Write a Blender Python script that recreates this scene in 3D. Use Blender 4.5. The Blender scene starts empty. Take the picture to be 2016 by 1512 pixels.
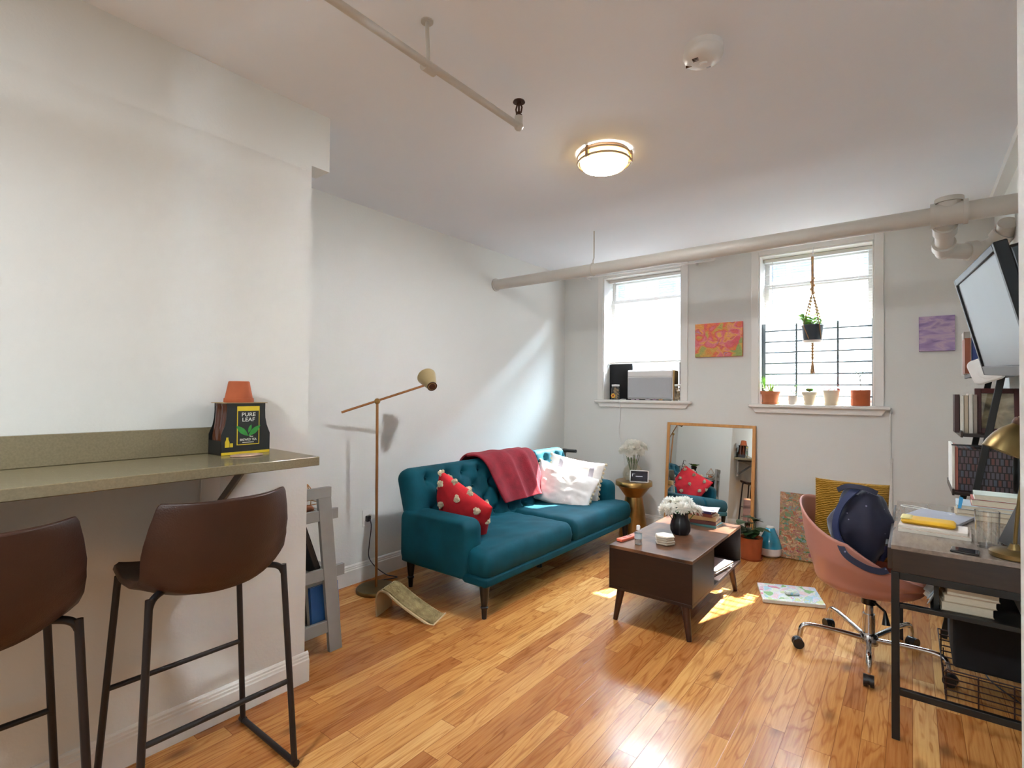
import bpy, bmesh, math, random
from mathutils import Vector, Matrix, noise
random.seed(7)
SC = bpy.context.scene
COL = SC.collection
PI = math.pi
V = Vector

# ------------------------------------------------------------------ helpers
def lin(h):
    h = h.lstrip('#')
    c = [int(h[i:i+2], 16) / 255 for i in (0, 2, 4)]
    return tuple((x / 12.92 if x <= .04045 else ((x + .055) / 1.055) ** 2.4) for x in c) + (1,)

class MB:
    """collects geometry given in world metres, stored relative to off"""
    def __init__(s, off=(0, 0, 0), rz=0.0):
        s.bm = bmesh.new(); s.off = V(off); s.mi = 0; s.rz = rz
        s.rot = Matrix.Rotation(-rz, 3, 'Z')
    def v(s, p):
        return s.bm.verts.new(s.rot @ (V(p) - s.off))
    def f(s, vs):
        try:
            fc = s.bm.faces.new(vs); fc.material_index = s.mi; return fc
        except ValueError:
            return None
    def box(s, lo, hi, taper=None):
        (a, b, c), (d, e, g) = lo, hi
        q = [s.v(p) for p in ((a,b,c),(d,b,c),(d,e,c),(a,e,c),(a,b,g),(d,b,g),(d,e,g),(a,e,g))]
        for i in ((3,2,1,0),(4,5,6,7),(0,1,5,4),(1,2,6,5),(2,3,7,6),(3,0,4,7)):
            s.f([q[k] for k in i])
        return s
    def obox(s, c, X, Y, Z):
        """box centred on c with half-extent vectors X, Y, Z"""
        c, X, Y, Z = V(c), V(X), V(Y), V(Z)
        q = [s.v(c + X*i + Y*j + Z*k) for k in (-1,1) for (i,j) in ((-1,-1),(1,-1),(1,1),(-1,1))]
        for i in ((3,2,1,0),(4,5,6,7),(0,1,5,4),(1,2,6,5),(2,3,7,6),(3,0,4,7)):
            s.f([q[k] for k in i])
        return s
    def bar(s, a, b, w, h, up=(0,0,1)):
        a, b = V(a), V(b); d = (b-a)
        n = d.normalized(); u = V(up)
        x = n.cross(u)
        if x.length < 1e-4: x = n.cross(V((1,0,0)))
        x.normalize(); y = x.cross(n).normalized()
        return s.obox((a+b)/2, d/2, x*w/2, y*h/2)
    def tube(s, pts, r, n=10, caps=True, closed=False):
        pts = [V(p) for p in pts]
        rs = r if isinstance(r, (list, tuple)) else [r]*len(pts)
        rings = []; up = None
        m = len(pts)
        for i, p in enumerate(pts):
            if closed: t = pts[(i+1) % m] - pts[i-1]
            else: t = pts[min(i+1, m-1)] - pts[max(i-1, 0)]
            if t.length < 1e-9: t = V((0,0,1))
            t.normalize()
            if up is None:
                up = V((0,0,1)) if abs(t.z) < .9 else V((1,0,0))
            x = t.cross(up)
            if x.length < 1e-5: x = t.orthogonal()
            x.normalize(); y = x.cross(t).normalized(); up = y
            rings.append([s.v(p + (x*math.cos(2*PI*k/n) + y*math.sin(2*PI*k/n))*rs[i]) for k in range(n)])
        for i in range(m - (0 if closed else 1)):
            A, B = rings[i], rings[(i+1) % m]
            for k in range(n):
                s.f([A[k], A[(k+1)%n], B[(k+1)%n], B[k]])
        if caps and not closed:
            s.f(rings[0][::-1]); s.f(rings[-1])
        return s
    def lathe(s, prof, c=(0,0,0), n=24, axis=(0,0,1), caps=True, scale=(1,1)):
        c = V(c); ax = V(axis).normalized()
        x = ax.orthogonal().normalized() if abs(ax.z) < .999 else V((1,0,0))
        y = ax.cross(x)
        rings = []
        for r, z in prof:
            if r < 1e-6: rings.append([s.v(c + ax*z)])
            else: rings.append([s.v(c + ax*z + x*r*scale[0]*math.cos(2*PI*k/n) + y*r*scale[1]*math.sin(2*PI*k/n)) for k in range(n)])
        for A, B in zip(rings, rings[1:]):
            for k in range(n):
                if len(A) == 1 and len(B) == 1: continue
                if len(A) == 1: s.f([A[0], B[(k+1)%n], B[k]][::-1])
                elif len(B) == 1: s.f([A[k], A[(k+1)%n], B[0]])
                else: s.f([A[k], A[(k+1)%n], B[(k+1)%n], B[k]])
        if caps:
            if len(rings[0]) > 1: s.f(rings[0][::-1])
            if len(rings[-1]) > 1: s.f(rings[-1])
        return s
    def prism(s, poly, o, U, W, d):
        """polygon (u,w) in plane o+uU+wW extruded by vector d"""
        o, U, W, d = V(o), V(U), V(W), V(d)
        A = [s.v(o + U*a + W*b) for a, b in poly]; B = [s.v(o + U*a + W*b + d) for a, b in poly]
        n = len(poly)
        s.f(A[::-1]); s.f(B)
        for k in range(n): s.f([A[k], A[(k+1)%n], B[(k+1)%n], B[k]])
        return s
    def grid(s, fn, nu, nv):
        G = [[s.v(fn(i/(nu-1), j/(nv-1))) for j in range(nv)] for i in range(nu)]
        for i in range(nu-1):
            for j in range(nv-1):
                s.f([G[i][j], G[i+1][j], G[i+1][j+1], G[i][j+1]])
        return G
    def ball(s, c, r, sub=2, sc=(1,1,1), bump=0, seed=0):
        m = bmesh.ops.create_icosphere(s.bm, subdivisions=sub, radius=1.0)
        c = s.rot @ (V(c) - s.off)
        for v in m['verts']:
            k = r
            if bump: k *= 1 + bump*noise.noise(v.co*3.1 + V((seed*7.7, seed, 3)))
            v.co = V((v.co.x*k*sc[0], v.co.y*k*sc[1], v.co.z*k*sc[2])) + c
        for v in m['verts']:
            for f in v.link_faces: f.material_index = s.mi
        return s
    def rpanel(s, o, U, W, N, a, b, r, T, er, nu=20, nv=20, df=None, db=None, warp=None, sq=.5):
        """rounded padded panel: half-sizes a,b, corner radius r, half thickness T, edge rounding er"""
        o, U, W, N = V(o), V(U).normalized(), V(W).normalized(), V(N).normalized()
        def prof(u):      # denser near the edges
            return math.sin(u*PI/2)*.55 + u*.45
        def pt(i, j, sd):
            u = prof(-1 + 2*i/(nu-1)); w = prof(-1 + 2*j/(nv-1))
            pu, pw = a*u, b*w
            dx, dy = abs(pu)-(a-r), abs(pw)-(b-r)
            if dx > 0 and dy > 0 and r > 0:
                m = max(dx, dy); h = math.hypot(dx, dy)
                dx, dy = dx*m/h, dy*m/h
                pu = math.copysign(a-r+dx, pu); pw = math.copysign(b-r+dy, pw)
            qx, qy = abs(pu)-(a-r), abs(pw)-(b-r)
            sdv = math.hypot(max(qx,0), max(qy,0)) + min(max(qx,qy), 0) - r
            d = min(max(-sdv/er, 0), 1)
            t = T*(1-(1-d)**2)**sq
            fn = df if sd > 0 else db
            if fn: t += fn(pu, pw)*d
            p = o + U*pu + W*pw + N*(t*sd)
            return warp(p) if warp else p
        G = [[s.v(pt(i, j, 1)) for j in range(nv)] for i in range(nu)]
        H = [[(G[i][j] if i in (0, nu-1) or j in (0, nv-1) else s.v(pt(i, j, -1))) for j in range(nv)] for i in range(nu)]
        for i in range(nu-1):
            for j in range(nv-1):
                s.f([G[i][j], G[i+1][j], G[i+1][j+1], G[i][j+1]])
                s.f([H[i][j], H[i][j+1], H[i+1][j+1], H[i+1][j]])
        return s

def obj(name, mb, mats, parent=None, label=None, bevel=0, seg=2, subsurf=0, solid=0, sharp=40, flat=False, weld=False):
    bm = mb.bm
    if weld: bmesh.ops.remove_doubles(bm, verts=bm.verts, dist=1e-5)
    bmesh.ops.recalc_face_normals(bm, faces=bm.faces) if not getattr(mb, 'keep', False) else None
    if not flat:
        for f in bm.faces: f.smooth = True
        for e in bm.edges:
            if len(e.link_faces) == 2 and e.calc_face_angle(0) > math.radians(sharp): e.smooth = False
    me = bpy.data.meshes.new(name); bm.to_mesh(me); bm.free()
    for m in (mats if isinstance(mats, (list, tuple)) else [mats]): me.materials.append(m)
    o = bpy.data.objects.new(name, me); COL.objects.link(o)
    if parent is not None: o.parent = parent
    else: o.location = mb.off; o.rotation_euler = (0, 0, mb.rz)
    if label: o['label'] = label
    if solid:
        m = o.modifiers.new('solid', 'SOLIDIFY'); m.thickness = solid; m.offset = 0
    if bevel:
        m = o.modifiers.new('bevel', 'BEVEL'); m.width = bevel; m.segments = seg; m.limit_method = 'ANGLE'; m.angle_limit = math.radians(35)
    if subsurf:
        m = o.modifiers.new('sub', 'SUBSURF'); m.levels = subsurf; m.render_levels = subsurf
    return o

def thing(name, label, cat, loc=(0,0,0), rz=0, group=None):
    o = bpy.data.objects.new(name, None); COL.objects.link(o)
    o.empty_display_size = .05
    o.location = loc; o.rotation_euler = (0, 0, rz)
    o['label'] = label; o['category'] = cat
    if group: o['group'] = group
    return o

def tag(o, label, cat, group=None):
    o['label'] = label; o['category'] = cat
    if group: o['group'] = group
    return o

def struct(name, mb, mat, parent=None, **k):
    o = obj(name, mb, mat, parent, **k)
    if parent is None: o['kind'] = 'structure'
    return o

def copy_tree(o, parent=None):
    c = o.copy(); COL.objects.link(c)
    if parent is not None: c.parent = parent
    for ch in [x for x in bpy.data.objects if x.parent == o]:
        copy_tree(ch, c)
    return c

def arc(c, r, a0, a1, n, X=(1,0,0), Y=(0,0,1)):
    c, X, Y = V(c), V(X), V(Y)
    return [c + X*r*math.cos(a0+(a1-a0)*i/(n-1)) + Y*r*math.sin(a0+(a1-a0)*i/(n-1)) for i in range(n)]

def smoothpath(P, n=6):
    """Catmull-Rom through points"""
    P = [V(p) for p in P]; out = []
    for i in range(len(P)-1):
        p0, p1, p2, p3 = P[max(i-1,0)], P[i], P[i+1], P[min(i+2, len(P)-1)]
        for k in range(n):
            t = k/n
            out.append(.5*((2*p1)+(p2-p0)*t+(2*p0-5*p1+4*p2-p3)*t*t+(3*p1-p0-3*p2+p3)*t**3))
    out.append(P[-1]); return out

# ------------------------------------------------------------------ materials
class NT:
    def __init__(s, name):
        s.m = bpy.data.materials.new(name); s.m.use_nodes = True
        s.t = s.m.node_tree; s.t.nodes.clear()
        s.out = s.t.nodes.new('ShaderNodeOutputMaterial')
    def n(s, typ, ins=None, **props):
        k = s.t.nodes.new('ShaderNode'+typ)
        for a, b in props.items(): setattr(k, a, b)
        for a, b in (ins or {}).items():
            i = k.inputs[a]
            if isinstance(b, bpy.types.NodeSocket): s.t.links.new(b, i)
            else: i.default_value = b
        return k
    def math(s, op, a, b=None, c=None):
        k = s.n('Math', operation=op)
        for i, x in enumerate((a, b, c)):
            if x is None: continue
            if isinstance(x, bpy.types.NodeSocket): s.t.links.new(x, k.inputs[i])
            else: k.inputs[i].default_value = x
        return k.outputs[0]
    def mix(s, fac, a, b, blend='MIX'):
        k = s.n('Mix', data_type='RGBA', blend_type=blend)
        for i, x in ((0, fac), (6, a), (7, b)):
            if isinstance(x, bpy.types.NodeSocket): s.t.links.new(x, k.inputs[i])
            else: k.inputs[i].default_value = x
        return k.outputs[2]
    def ramp(s, fac, stops, interp='LINEAR'):
        k = s.n('ValToRGB'); cr = k.color_ramp; cr.interpolation = interp
        while len(cr.elements) < len(stops): cr.elements.new(.5)
        for e, (p, c) in zip(cr.elements, stops): e.position = p; e.color = c
        s.t.links.new(fac, k.inputs[0]); return k.outputs[0]
    def finish(s, sh):
        s.t.links.new(sh, s.out.inputs[0]); return s.m

def mat(name, hx, rough=.5, metal=0, var=0, vs=6, bump=0, bs=60, stretch=None, **k):
    """principled material with procedural tint variation and bump"""
    t = NT(name); c = lin(hx)
    co = t.n('TexCoord').outputs['Object']
    if stretch:
        mp = t.n('Mapping', {'Vector': co, 'Scale': stretch}); co = mp.outputs[0]
    b = t.n('BsdfPrincipled', {'Roughness': rough, 'Metallic': metal})
    if var:
        nz = t.n('TexNoise', {'Vector': co, 'Scale': vs, 'Detail': 4})
        d = tuple(x*(1-var) for x in c[:3]) + (1,); e = tuple(min(x*(1+var), 1) for x in c[:3]) + (1,)
        col = t.ramp(nz.outputs[0], [(.3, d), (.7, e)]); t.t.links.new(col, b.inputs['Base Color'])
    else: b.inputs['Base Color'].default_value = c
    if bump:
        nz = t.n('TexNoise', {'Vector': co, 'Scale': bs, 'Detail': 3})
        bp = t.n('Bump', {'Height': nz.outputs[0], 'Strength': bump, 'Distance': .01}); t.t.links.new(bp.outputs[0], b.inputs['Normal'])
    for a, x in k.items():
        b.inputs[a.replace('_', ' ')].default_value = x
    return t.finish(b.outputs[0])

M = {}
M['wall'] = mat('wall_paint', '#dfe1de', .85, var=.012, vs=2.2, bump=.08, bs=90, Specular_IOR_Level=.2)
M['ceiling'] = mat('ceiling_paint', '#f0f5fc', .8, var=.015, vs=1.5, bump=.05, bs=30)
M['trim'] = mat('white_trim_paint', '#e9e8e4', .32, var=.01, vs=5)
M['pipe'] = mat('pipe_paint', '#c6c2ba', .4, var=.02, vs=9)
M['black_metal'] = mat('black_metal', '#0c0b09', .5, .1, var=.15, vs=30)
M['stool_leg'] = mat('black_powder_coat', '#120e10', .45, .1, var=.2, vs=25)
M['leather'] = mat('brown_leather', '#331a0f', .45, var=.18, vs=9, bump=.12, bs=220)
M['brass'] = mat('brushed_brass', '#b08d57', .3, 1, var=.08, vs=14)
M['rose_brass'] = mat('warm_brass_tube', '#b8875c', .3, 1, var=.06, vs=14)
M['shade_cream'] = mat('brass_cream_shade', '#b7a478', .38, .55, var=.04)
M['antique'] = mat('antique_brass', '#7d6a45', .4, 1, var=.2, vs=7)
M['chrome'] = mat('chrome', '#d8d8da', .12, 1, var=.02)
M['velvet'] = mat('teal_velvet', '#01414f', .75, var=.25, vs=5, bump=.06, bs=160, Sheen_Weight=.16, Sheen_Roughness=.3, Sheen_Tint=lin('#2fa3b5'), Specular_IOR_Level=.2)
M['sofa_leg'] = mat('ebony_wood', '#0d0c0d', .3, var=.2)
M['red_fleece'] = mat('red_fleece', '#7d0f1f', .9, var=.2, vs=14, bump=.25, bs=120, Sheen_Weight=.12, Sheen_Tint=lin('#d2506a'))
M['red_cotton'] = mat('red_cotton', '#c81f2b', .85, var=.08, vs=20, bump=.2, bs=240)
M['cream_yarn'] = mat('cream_yarn', '#e2d3b4', .95, var=.1, vs=60, bump=.6, bs=120)
M['white_cotton'] = mat('white_cotton', '#e6e1dd', .9, var=.04, vs=8, bump=.15, bs=180)
M['terracotta'] = mat('terracotta', '#a9552f', .8, var=.14, vs=10, bump=.1, bs=90)
M['terracotta2'] = mat('terracotta_pale', '#b5714c', .85, var=.12, vs=10, bump=.1, bs=90)
M['cream_pot'] = mat('cream_ceramic', '#d8cdb4', .5, var=.04)
M['white_pot'] = mat('white_ceramic', '#ddd8d0', .4, var=.03)
M['soil'] = mat('potting_soil', '#2a1c12', .95, var=.4, vs=60, bump=.8, bs=120)
M['leaf'] = mat('leaf_green', '#3f7a2c', .5, var=.3, vs=14, Subsurface_Weight=.1)
M['leaf_light'] = mat('leaf_fresh_green', '#86b548', .5, var=.25, vs=14, Transmission_Weight=.15)
M['leaf_dark'] = mat('leaf_dark_green', '#26401f', .42, var=.3, vs=14)
M['leaf_red'] = mat('leaf_red', '#a63a2a', .5, var=.4, vs=20)
M['twig'] = mat('twig_brown', '#4a3a2e', .8, var=.2)
def petal_mat():
    t = NT('white_petal'); d = t.n('BsdfDiffuse', {'Color': lin('#fbf9f2')}); tr = t.n('BsdfTranslucent', {'Color': lin('#fbf9f2')})
    x = t.n('MixShader', {0: .45}); t.t.links.new(d.outputs[0], x.inputs[1]); t.t.links.new(tr.outputs[0], x.inputs[2]); return t.finish(x.outputs[0])
M['petal'] = petal_mat()
M['stem'] = mat('flower_stem', '#4d6a2c', .6, var=.2)
M['black_vase'] = mat('black_ceramic', '#14161c', .32, var=.15, vs=12)
M['white_plastic'] = mat('white_plastic', '#e6e6e4', .35, var=.01)
M['grey_plastic'] = mat('grey_plastic', '#b9bcc0', .4, var=.02)
M['black_plastic'] = mat('black_plastic', '#101012', .3, var=.1)
M['black_foam'] = mat('black_foam', '#0b0c10', .9, var=.2, vs=40)
M['grey_paint'] = mat('grey_painted_wood', '#8d8e8c', .5, var=.05, vs=12)
M['counter'] = mat('grey_quartz', '#82785f', .22, var=.1, vs=160, Coat_Weight=.2)
M['oak_frame'] = mat('light_oak', '#c08a4c', .42, var=.12, vs=6, stretch=(8, 8, 1))
M['pink_shell'] = mat('pink_plastic', '#b67e70', .42, var=.03, vs=4)
M['mustard'] = mat('mustard_knit', '#a8791a', .95, var=.2, vs=40, bump=.2, bs=60, Sheen_Weight=.2)
M['paper'] = mat('paper_white', '#e2ddd2', .8, var=.03, vs=40)
M['pages'] = mat('book_pages', '#d9cfb9', .85, var=.08, vs=90, stretch=(1, 1, 14))
M['cardboard_black'] = mat('printed_black_card', '#17191a', .42, var=.1)
M['print_yellow'] = mat('printed_yellow', '#dcc02c', .45, var=.03)
M['print_green'] = mat('printed_green', '#2f8a35', .45, var=.2, vs=60)
M['print_white'] = mat('printed_white', '#e9e9e4', .5, var=.02)
M['amber'] = mat('amber_bottle', '#4a1d08', .12, var=.15, Coat_Weight=.5)
M['blue_glass'] = mat('blue_vaporizer', '#2b8fae', .15, var=.12, vs=8, Coat_Weight=.6)
M['desk_wood'] = mat('walnut_board', '#2c1e15', .38, var=.25, vs=5, stretch=(2, 14, 14))
M['navy'] = None

def coverm(hx, rough=.45):
    k = 'cover_'+hx.strip('#')
    if k not in M: M[k] = mat(k, hx, rough, var=.08, vs=14)
    return M[k]

# transparent glass that lets daylight through (dielectric reflection over clear pane)
def glassm(name, tint=(1,1,1,1), refl=1.0, rough=0.0):
    t = NT(name)
    fa = t.n('LayerWeight', {'Blend': .5}).outputs['Facing']
    fac = t.math('MINIMUM', t.math('MULTIPLY', t.math('MULTIPLY_ADD', t.math('POWER', fa, 5.0), .96, .04), refl), 1.0)
    tr = t.n('BsdfTransparent', {'Color': tint}); gl = t.n('BsdfGlossy', {'Color': (1,1,1,1), 'Roughness': rough})
    mx = t.n('MixShader', {0: fac}); t.t.links.new(tr.outputs[0], mx.inputs[1]); t.t.links.new(gl.outputs[0], mx.inputs[2])
    return t.finish(mx.outputs[0])
M['pane'] = glassm('window_pane')
M['clear'] = glassm('clear_glass', (.985,.99,.988,1), 2.2)
M['smoke_glass'] = glassm('tinted_vase_glass', (.95,.94,.89,1), 2.0)

def emitm(name, c, s):
    t = NT(name); e = t.n('Emission', {'Color': c, 'Strength': s}); return t.finish(e.outputs[0])

def floor_mat():
    t = NT('oak_strip_floor')
    co = t.n('TexCoord').outputs['Object']
    sp = t.n('SeparateXYZ', {0: co}); X, Y = sp.outputs[0], sp.outputs[1]
    Wd = .0795
    xr = t.math('DIVIDE', X, Wd); row = t.math('FLOOR', xr); fx = t.math('FRACT', xr)
    wn = t.n('TexWhiteNoise', {'W': row}, noise_dimensions='1D').outputs[0]
    ln = t.math('MULTIPLY_ADD', wn, .6, .7)
    yo = t.math('DIVIDE', t.math('MULTIPLY_ADD', wn, 7.3, Y), ln)
    cl = t.math('FLOOR', yo); fy = t.math('FRACT', yo)
    cb = t.n('CombineXYZ', {0: row, 1: cl, 2: 3.3})
    idn = t.n('TexWhiteNoise', {'Vector': cb.outputs[0]}, noise_dimensions='3D')
    rid = idn.outputs[0]
    # grain: noise stretched along the board, shifted for each board
    sh = t.n('VectorMath', {0: co, 1: t.n('VectorMath', {0: idn.outputs[1], 1: (37., 53., 11.)}, operation='MULTIPLY').outputs[0]}, operation='ADD').outputs[0]
    mp = t.n('Mapping', {'Vector': sh, 'Scale': (13, 1.6, 1)})
    dn = t.n('TexNoise', {'Vector': mp.outputs[0], 'Scale': 1.0, 'Detail': 2, 'Distortion': .6})
    rings = t.math('FRACT', t.math('MULTIPLY', dn.outputs[0], 7.0))
    rings = t.math('ABSOLUTE', t.math('SUBTRACT', rings, .5))
    mp2 = t.n('Mapping', {'Vector': sh, 'Scale': (140, 6, 1)})
    fine = t.n('TexNoise', {'Vector': mp2.outputs[0], 'Scale': 1.0, 'Detail': 3}).outputs[0]
    base = t.ramp(rid, [(0, lin('#a66a38')), (.25, lin('#b4783f')), (.5, lin('#be8448')), (.8, lin('#c99152')), (1, lin('#d6a566'))])
    g1 = t.ramp(rings, [(.0, lin('#b98a5e')), (.2, (1,1,1,1)), (1, (1,1,1,1))])
    c1 = t.mix(.5, base, g1, 'MULTIPLY')
    g2 = t.ramp(fine, [(.3, lin('#c79a74')), (.6, (1,1,1,1))])
    c2 = t.mix(.45, c1, g2, 'MULTIPLY')
    # joints
    ex = t.math('MINIMUM', fx, t.math('SUBTRACT', 1.0, fx)); ex = t.math('MULTIPLY', ex, Wd)
    ey = t.math('MULTIPLY', t.math('MINIMUM', fy, t.math('SUBTRACT', 1.0, fy)), ln)
    e = t.math('MINIMUM', ex, ey)
    gap = t.math('SMOOTH_MIN', 1.0, t.math('DIVIDE', e, .0016), .2)
    kn = t.n('TexVoronoi', {'Vector': t.n('Mapping', {'Vector': sh, 'Scale': (5, 2.2, 1)}).outputs[0], 'Scale': 1.0, 'Randomness': 1.0}).outputs[0]
    c2 = t.mix(t.ramp(kn, [(.05, (.75,.75,.75,1)), (.16, (0,0,0,1))]), c2, lin('#6b4426'))
    c3 = t.mix(gap, lin('#6f3d1c'), c2)
    wv = t.n('TexNoise', {'Vector': co, 'Scale': 5.5, 'Detail': 2})
    hgt = t.math('ADD', t.math('MULTIPLY', gap, .25), t.math('ADD', t.math('MULTIPLY', wv.outputs[0], .5), t.math('MULTIPLY', rid, .35)))
    bp = t.n('Bump', {'Height': hgt, 'Strength': .12, 'Distance': .012})
    wr = t.n('TexNoise', {'Vector': co, 'Scale': 3.0, 'Detail': 3}).outputs[0]
    ro = t.math('MULTIPLY_ADD', wr, .14, .17)
    b = t.n('BsdfPrincipled', {'Base Color': c3, 'Roughness': ro, 'Normal': bp.outputs[0], 'Coat Weight': .08, 'Coat Roughness': .12, 'IOR': 1.5, 'Specular IOR Level': .32})
    return t.finish(b.outputs[0])
M['floor'] = floor_mat()

def table_mat():
    t = NT('rustic_walnut_top')
    co = t.n('TexCoord').outputs['Object']
    mp = t.n('Mapping', {'Vector': co, 'Scale': (9, 2.2, 9)})
    n1 = t.n('TexNoise', {'Vector': mp.outputs[0], 'Scale': 1.0, 'Detail': 5, 'Distortion': .8}).outputs[0]
    n2 = t.n('TexNoise', {'Vector': co, 'Scale': 5.0, 'Detail': 4}).outputs[0]
    c = t.ramp(n1, [(.25, lin('#43291c')), (.5, lin('#61402c')), (.75, lin('#7f5a3e'))])
    c = t.mix(t.ramp(n2, [(.5, (0,0,0,1)), (.64, (.9,.9,.9,1))]), c, lin('#2a1a15'))
    b = t.n('BsdfPrincipled', {'Base Color': c, 'Roughness': .3, 'Coat Weight': .15})
    return t.finish(b.outputs[0])
M['table'] = table_mat()
M['table_dark'] = mat('dark_walnut', '#1f0f0a', .35, var=.3, vs=4, stretch=(3, 12, 12))
M['table_leg'] = mat('walnut_leg', '#3a1d12', .35, var=.2, vs=8)

def paint_mat(name, cols, scale, dist=1.5, stretch=(1,1,1), rough=.6, detail=4):
    """abstract brushwork: noise through several colour bands"""
    t = NT(name); co = t.n('TexCoord').outputs['Object']
    mp = t.n('Mapping', {'Vector': co, 'Scale': stretch})
    a = t.n('TexNoise', {'Vector': mp.outputs[0], 'Scale': scale, 'Detail': detail, 'Distortion': dist}, noise_dimensions='3D')
    n = len(cols)
    f = t.n('MapRange', {'Value': a.outputs[0], 'From Min': .28, 'From Max': .72}).outputs[0]
    c = t.ramp(f, [(i/(n-1), lin(h)) for i, h in enumerate(cols)])
    bp = t.n('Bump', {'Height': a.outputs[0], 'Strength': .2, 'Distance': .01})
    b = t.n('BsdfPrincipled', {'Base Color': c, 'Roughness': rough, 'Normal': bp.outputs[0]})
    return t.finish(b.outputs[0])
M['art_orange'] = paint_mat('abstract_orange_painting', ['#8fa05a','#c9a24e','#d9703f','#cf5560','#d87a86','#e0a24a','#c8564a','#a98fae','#7f9a56'], 9, 1.2, detail=2)
M['art_purple'] = paint_mat('abstract_purple_painting', ['#6d5a86','#8a74a2','#a48fb6','#bfa9bd','#8d78a4','#75638e'], 5, .8, (1.2,1,4))
M['art_brown'] = paint_mat('abstract_brown_painting', ['#3f5f3c','#5d8f9a','#a07f55','#7d5a40','#b89a70','#8a3a4e','#c9b48a','#b5482a','#6f8a5c','#8a5a4a'], 13, 1.0, (1,1,1.8))
M['art_floor'] = paint_mat('abstract_pastel_painting', ['#7fb06a','#e6e6dc','#bcd3e2','#e9c6c8','#dfe6ea','#d3d79a','#8fc0d8','#e3dfe8','#d0607a'], 10, 1.6, (1,2,1))

def dab_mat(name, cols, scale, stretch=(1,1,1), rough=.65, seed=0.0, soft=0.0):
    # dabs of paint: warped cells, each with a colour of its own
    t = NT(name); co = t.n('TexCoord').outputs['Object']
    nz = t.n('TexNoise', {'Vector': co, 'Scale': scale*.55, 'Detail': 3})
    w = t.n('VectorMath', {0: nz.outputs[1], 1: (.09, .09, .09)}, operation='MULTIPLY').outputs[0]
    v = t.n('VectorMath', {0: co, 1: w}, operation='ADD').outputs[0]
    mp = t.n('Mapping', {'Vector': v, 'Scale': stretch, 'Location': (seed, seed*.7, seed*.3)})
    a = t.n('TexVoronoi', {'Vector': mp.outputs[0], 'Scale': scale, 'Randomness': 1.0}, feature='SMOOTH_F1' if soft else 'F1')
    if soft: a.inputs['Smoothness'].default_value = soft
    b2 = t.n('TexVoronoi', {'Vector': mp.outputs[0], 'Scale': scale*.37, 'Randomness': 1.0})
    f = t.math('MULTIPLY_ADD', t.n('SeparateXYZ', {0: a.outputs['Color']}).outputs[0], .55, t.math('MULTIPLY', t.n('SeparateXYZ', {0: b2.outputs['Color']}).outputs[1], .45))
    n = len(cols)
    c = t.ramp(f, [((i+.5)/n*.8+.1, lin(h)) for i, h in enumerate(cols)])
    fine = t.n('TexNoise', {'Vector': mp.outputs[0], 'Scale': scale*5, 'Detail': 2}).outputs[0]
    c = t.mix(.35, c, t.ramp(fine, [(.3, (.45,.45,.45,1)), (.7, (1,1,1,1))]), 'MULTIPLY')
    bp = t.n('Bump', {'Height': fine, 'Strength': .25, 'Distance': .01})
    b = t.n('BsdfPrincipled', {'Base Color': c, 'Roughness': rough, 'Normal': bp.outputs[0]}); return t.finish(b.outputs[0])
M['art_brown'] = dab_mat('abstract_brown_dabs', ['#4f7a4a','#6d9aa0','#a98a5e','#8a6a48','#c0a57a','#94445a','#d0bc92','#b8502f','#9a7a58','#74906a'], 40, (.8,1,1.9), soft=.35)
M['art_floor'] = dab_mat('abstract_pastel_dabs', ['#8dbb78','#eceadf','#c2d8e8','#edc9cc','#e3ebee','#d8da9a','#9acbe0','#e9e4ee','#d87a94'], 16, (1.6,1,1), seed=3.0, soft=.5)
M['art_orange'] = dab_mat('abstract_orange_dabs', ['#8fa05a','#c9a24e','#d9703f','#cf5560','#d87a86','#e0a24a','#c8564a','#a98fae','#d0684a'], 17, (1,1,1.2), seed=5.0, soft=.8)
def navy_mat():
    t = NT('navy_dotted_fabric'); co = t.n('TexCoord').outputs['Object']
    vo = t.n('TexVoronoi', {'Vector': co, 'Scale': 27.0, 'Randomness': .8})
    f = t.math('LESS_THAN', vo.outputs[0], .11)
    c = t.mix(f, lin('#0d1330'), lin('#77738a'))
    b = t.n('BsdfPrincipled', {'Base Color': c, 'Roughness': .75, 'Sheen Weight': .25})
    return t.finish(b.outputs[0])
M['navy'] = navy_mat()
M['navy_plain'] = mat('navy_band', '#1a2750', .7, var=.15, vs=12)

def stripe_pillow(axis_scale, off):
    t = NT('striped_white_cotton'); co = t.n('TexCoord').outputs['Object']
    sp = t.n('SeparateXYZ', {0: co})
    u = sp.outputs[0]
    f = None
    for c0, w in off:
        k = t.math('LESS_THAN', t.math('ABSOLUTE', t.math('SUBTRACT', u, c0)), w)
        f = k if f is None else t.math('MAXIMUM', f, k)
    c = t.mix(f, lin('#e6e1dd'), lin('#9c98a0'))
    nz = t.n('TexNoise', {'Vector': co, 'Scale': 180.0})
    bp = t.n('Bump', {'Height': nz.outputs[0], 'Strength': .15, 'Distance': .01})
    b = t.n('BsdfPrincipled', {'Base Color': c, 'Roughness': .9, 'Normal': bp.outputs[0]})
    return t.finish(b.outputs[0])
M['stripe'] = stripe_pillow(1, [(.14, .02), (-.14, .02)])

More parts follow.
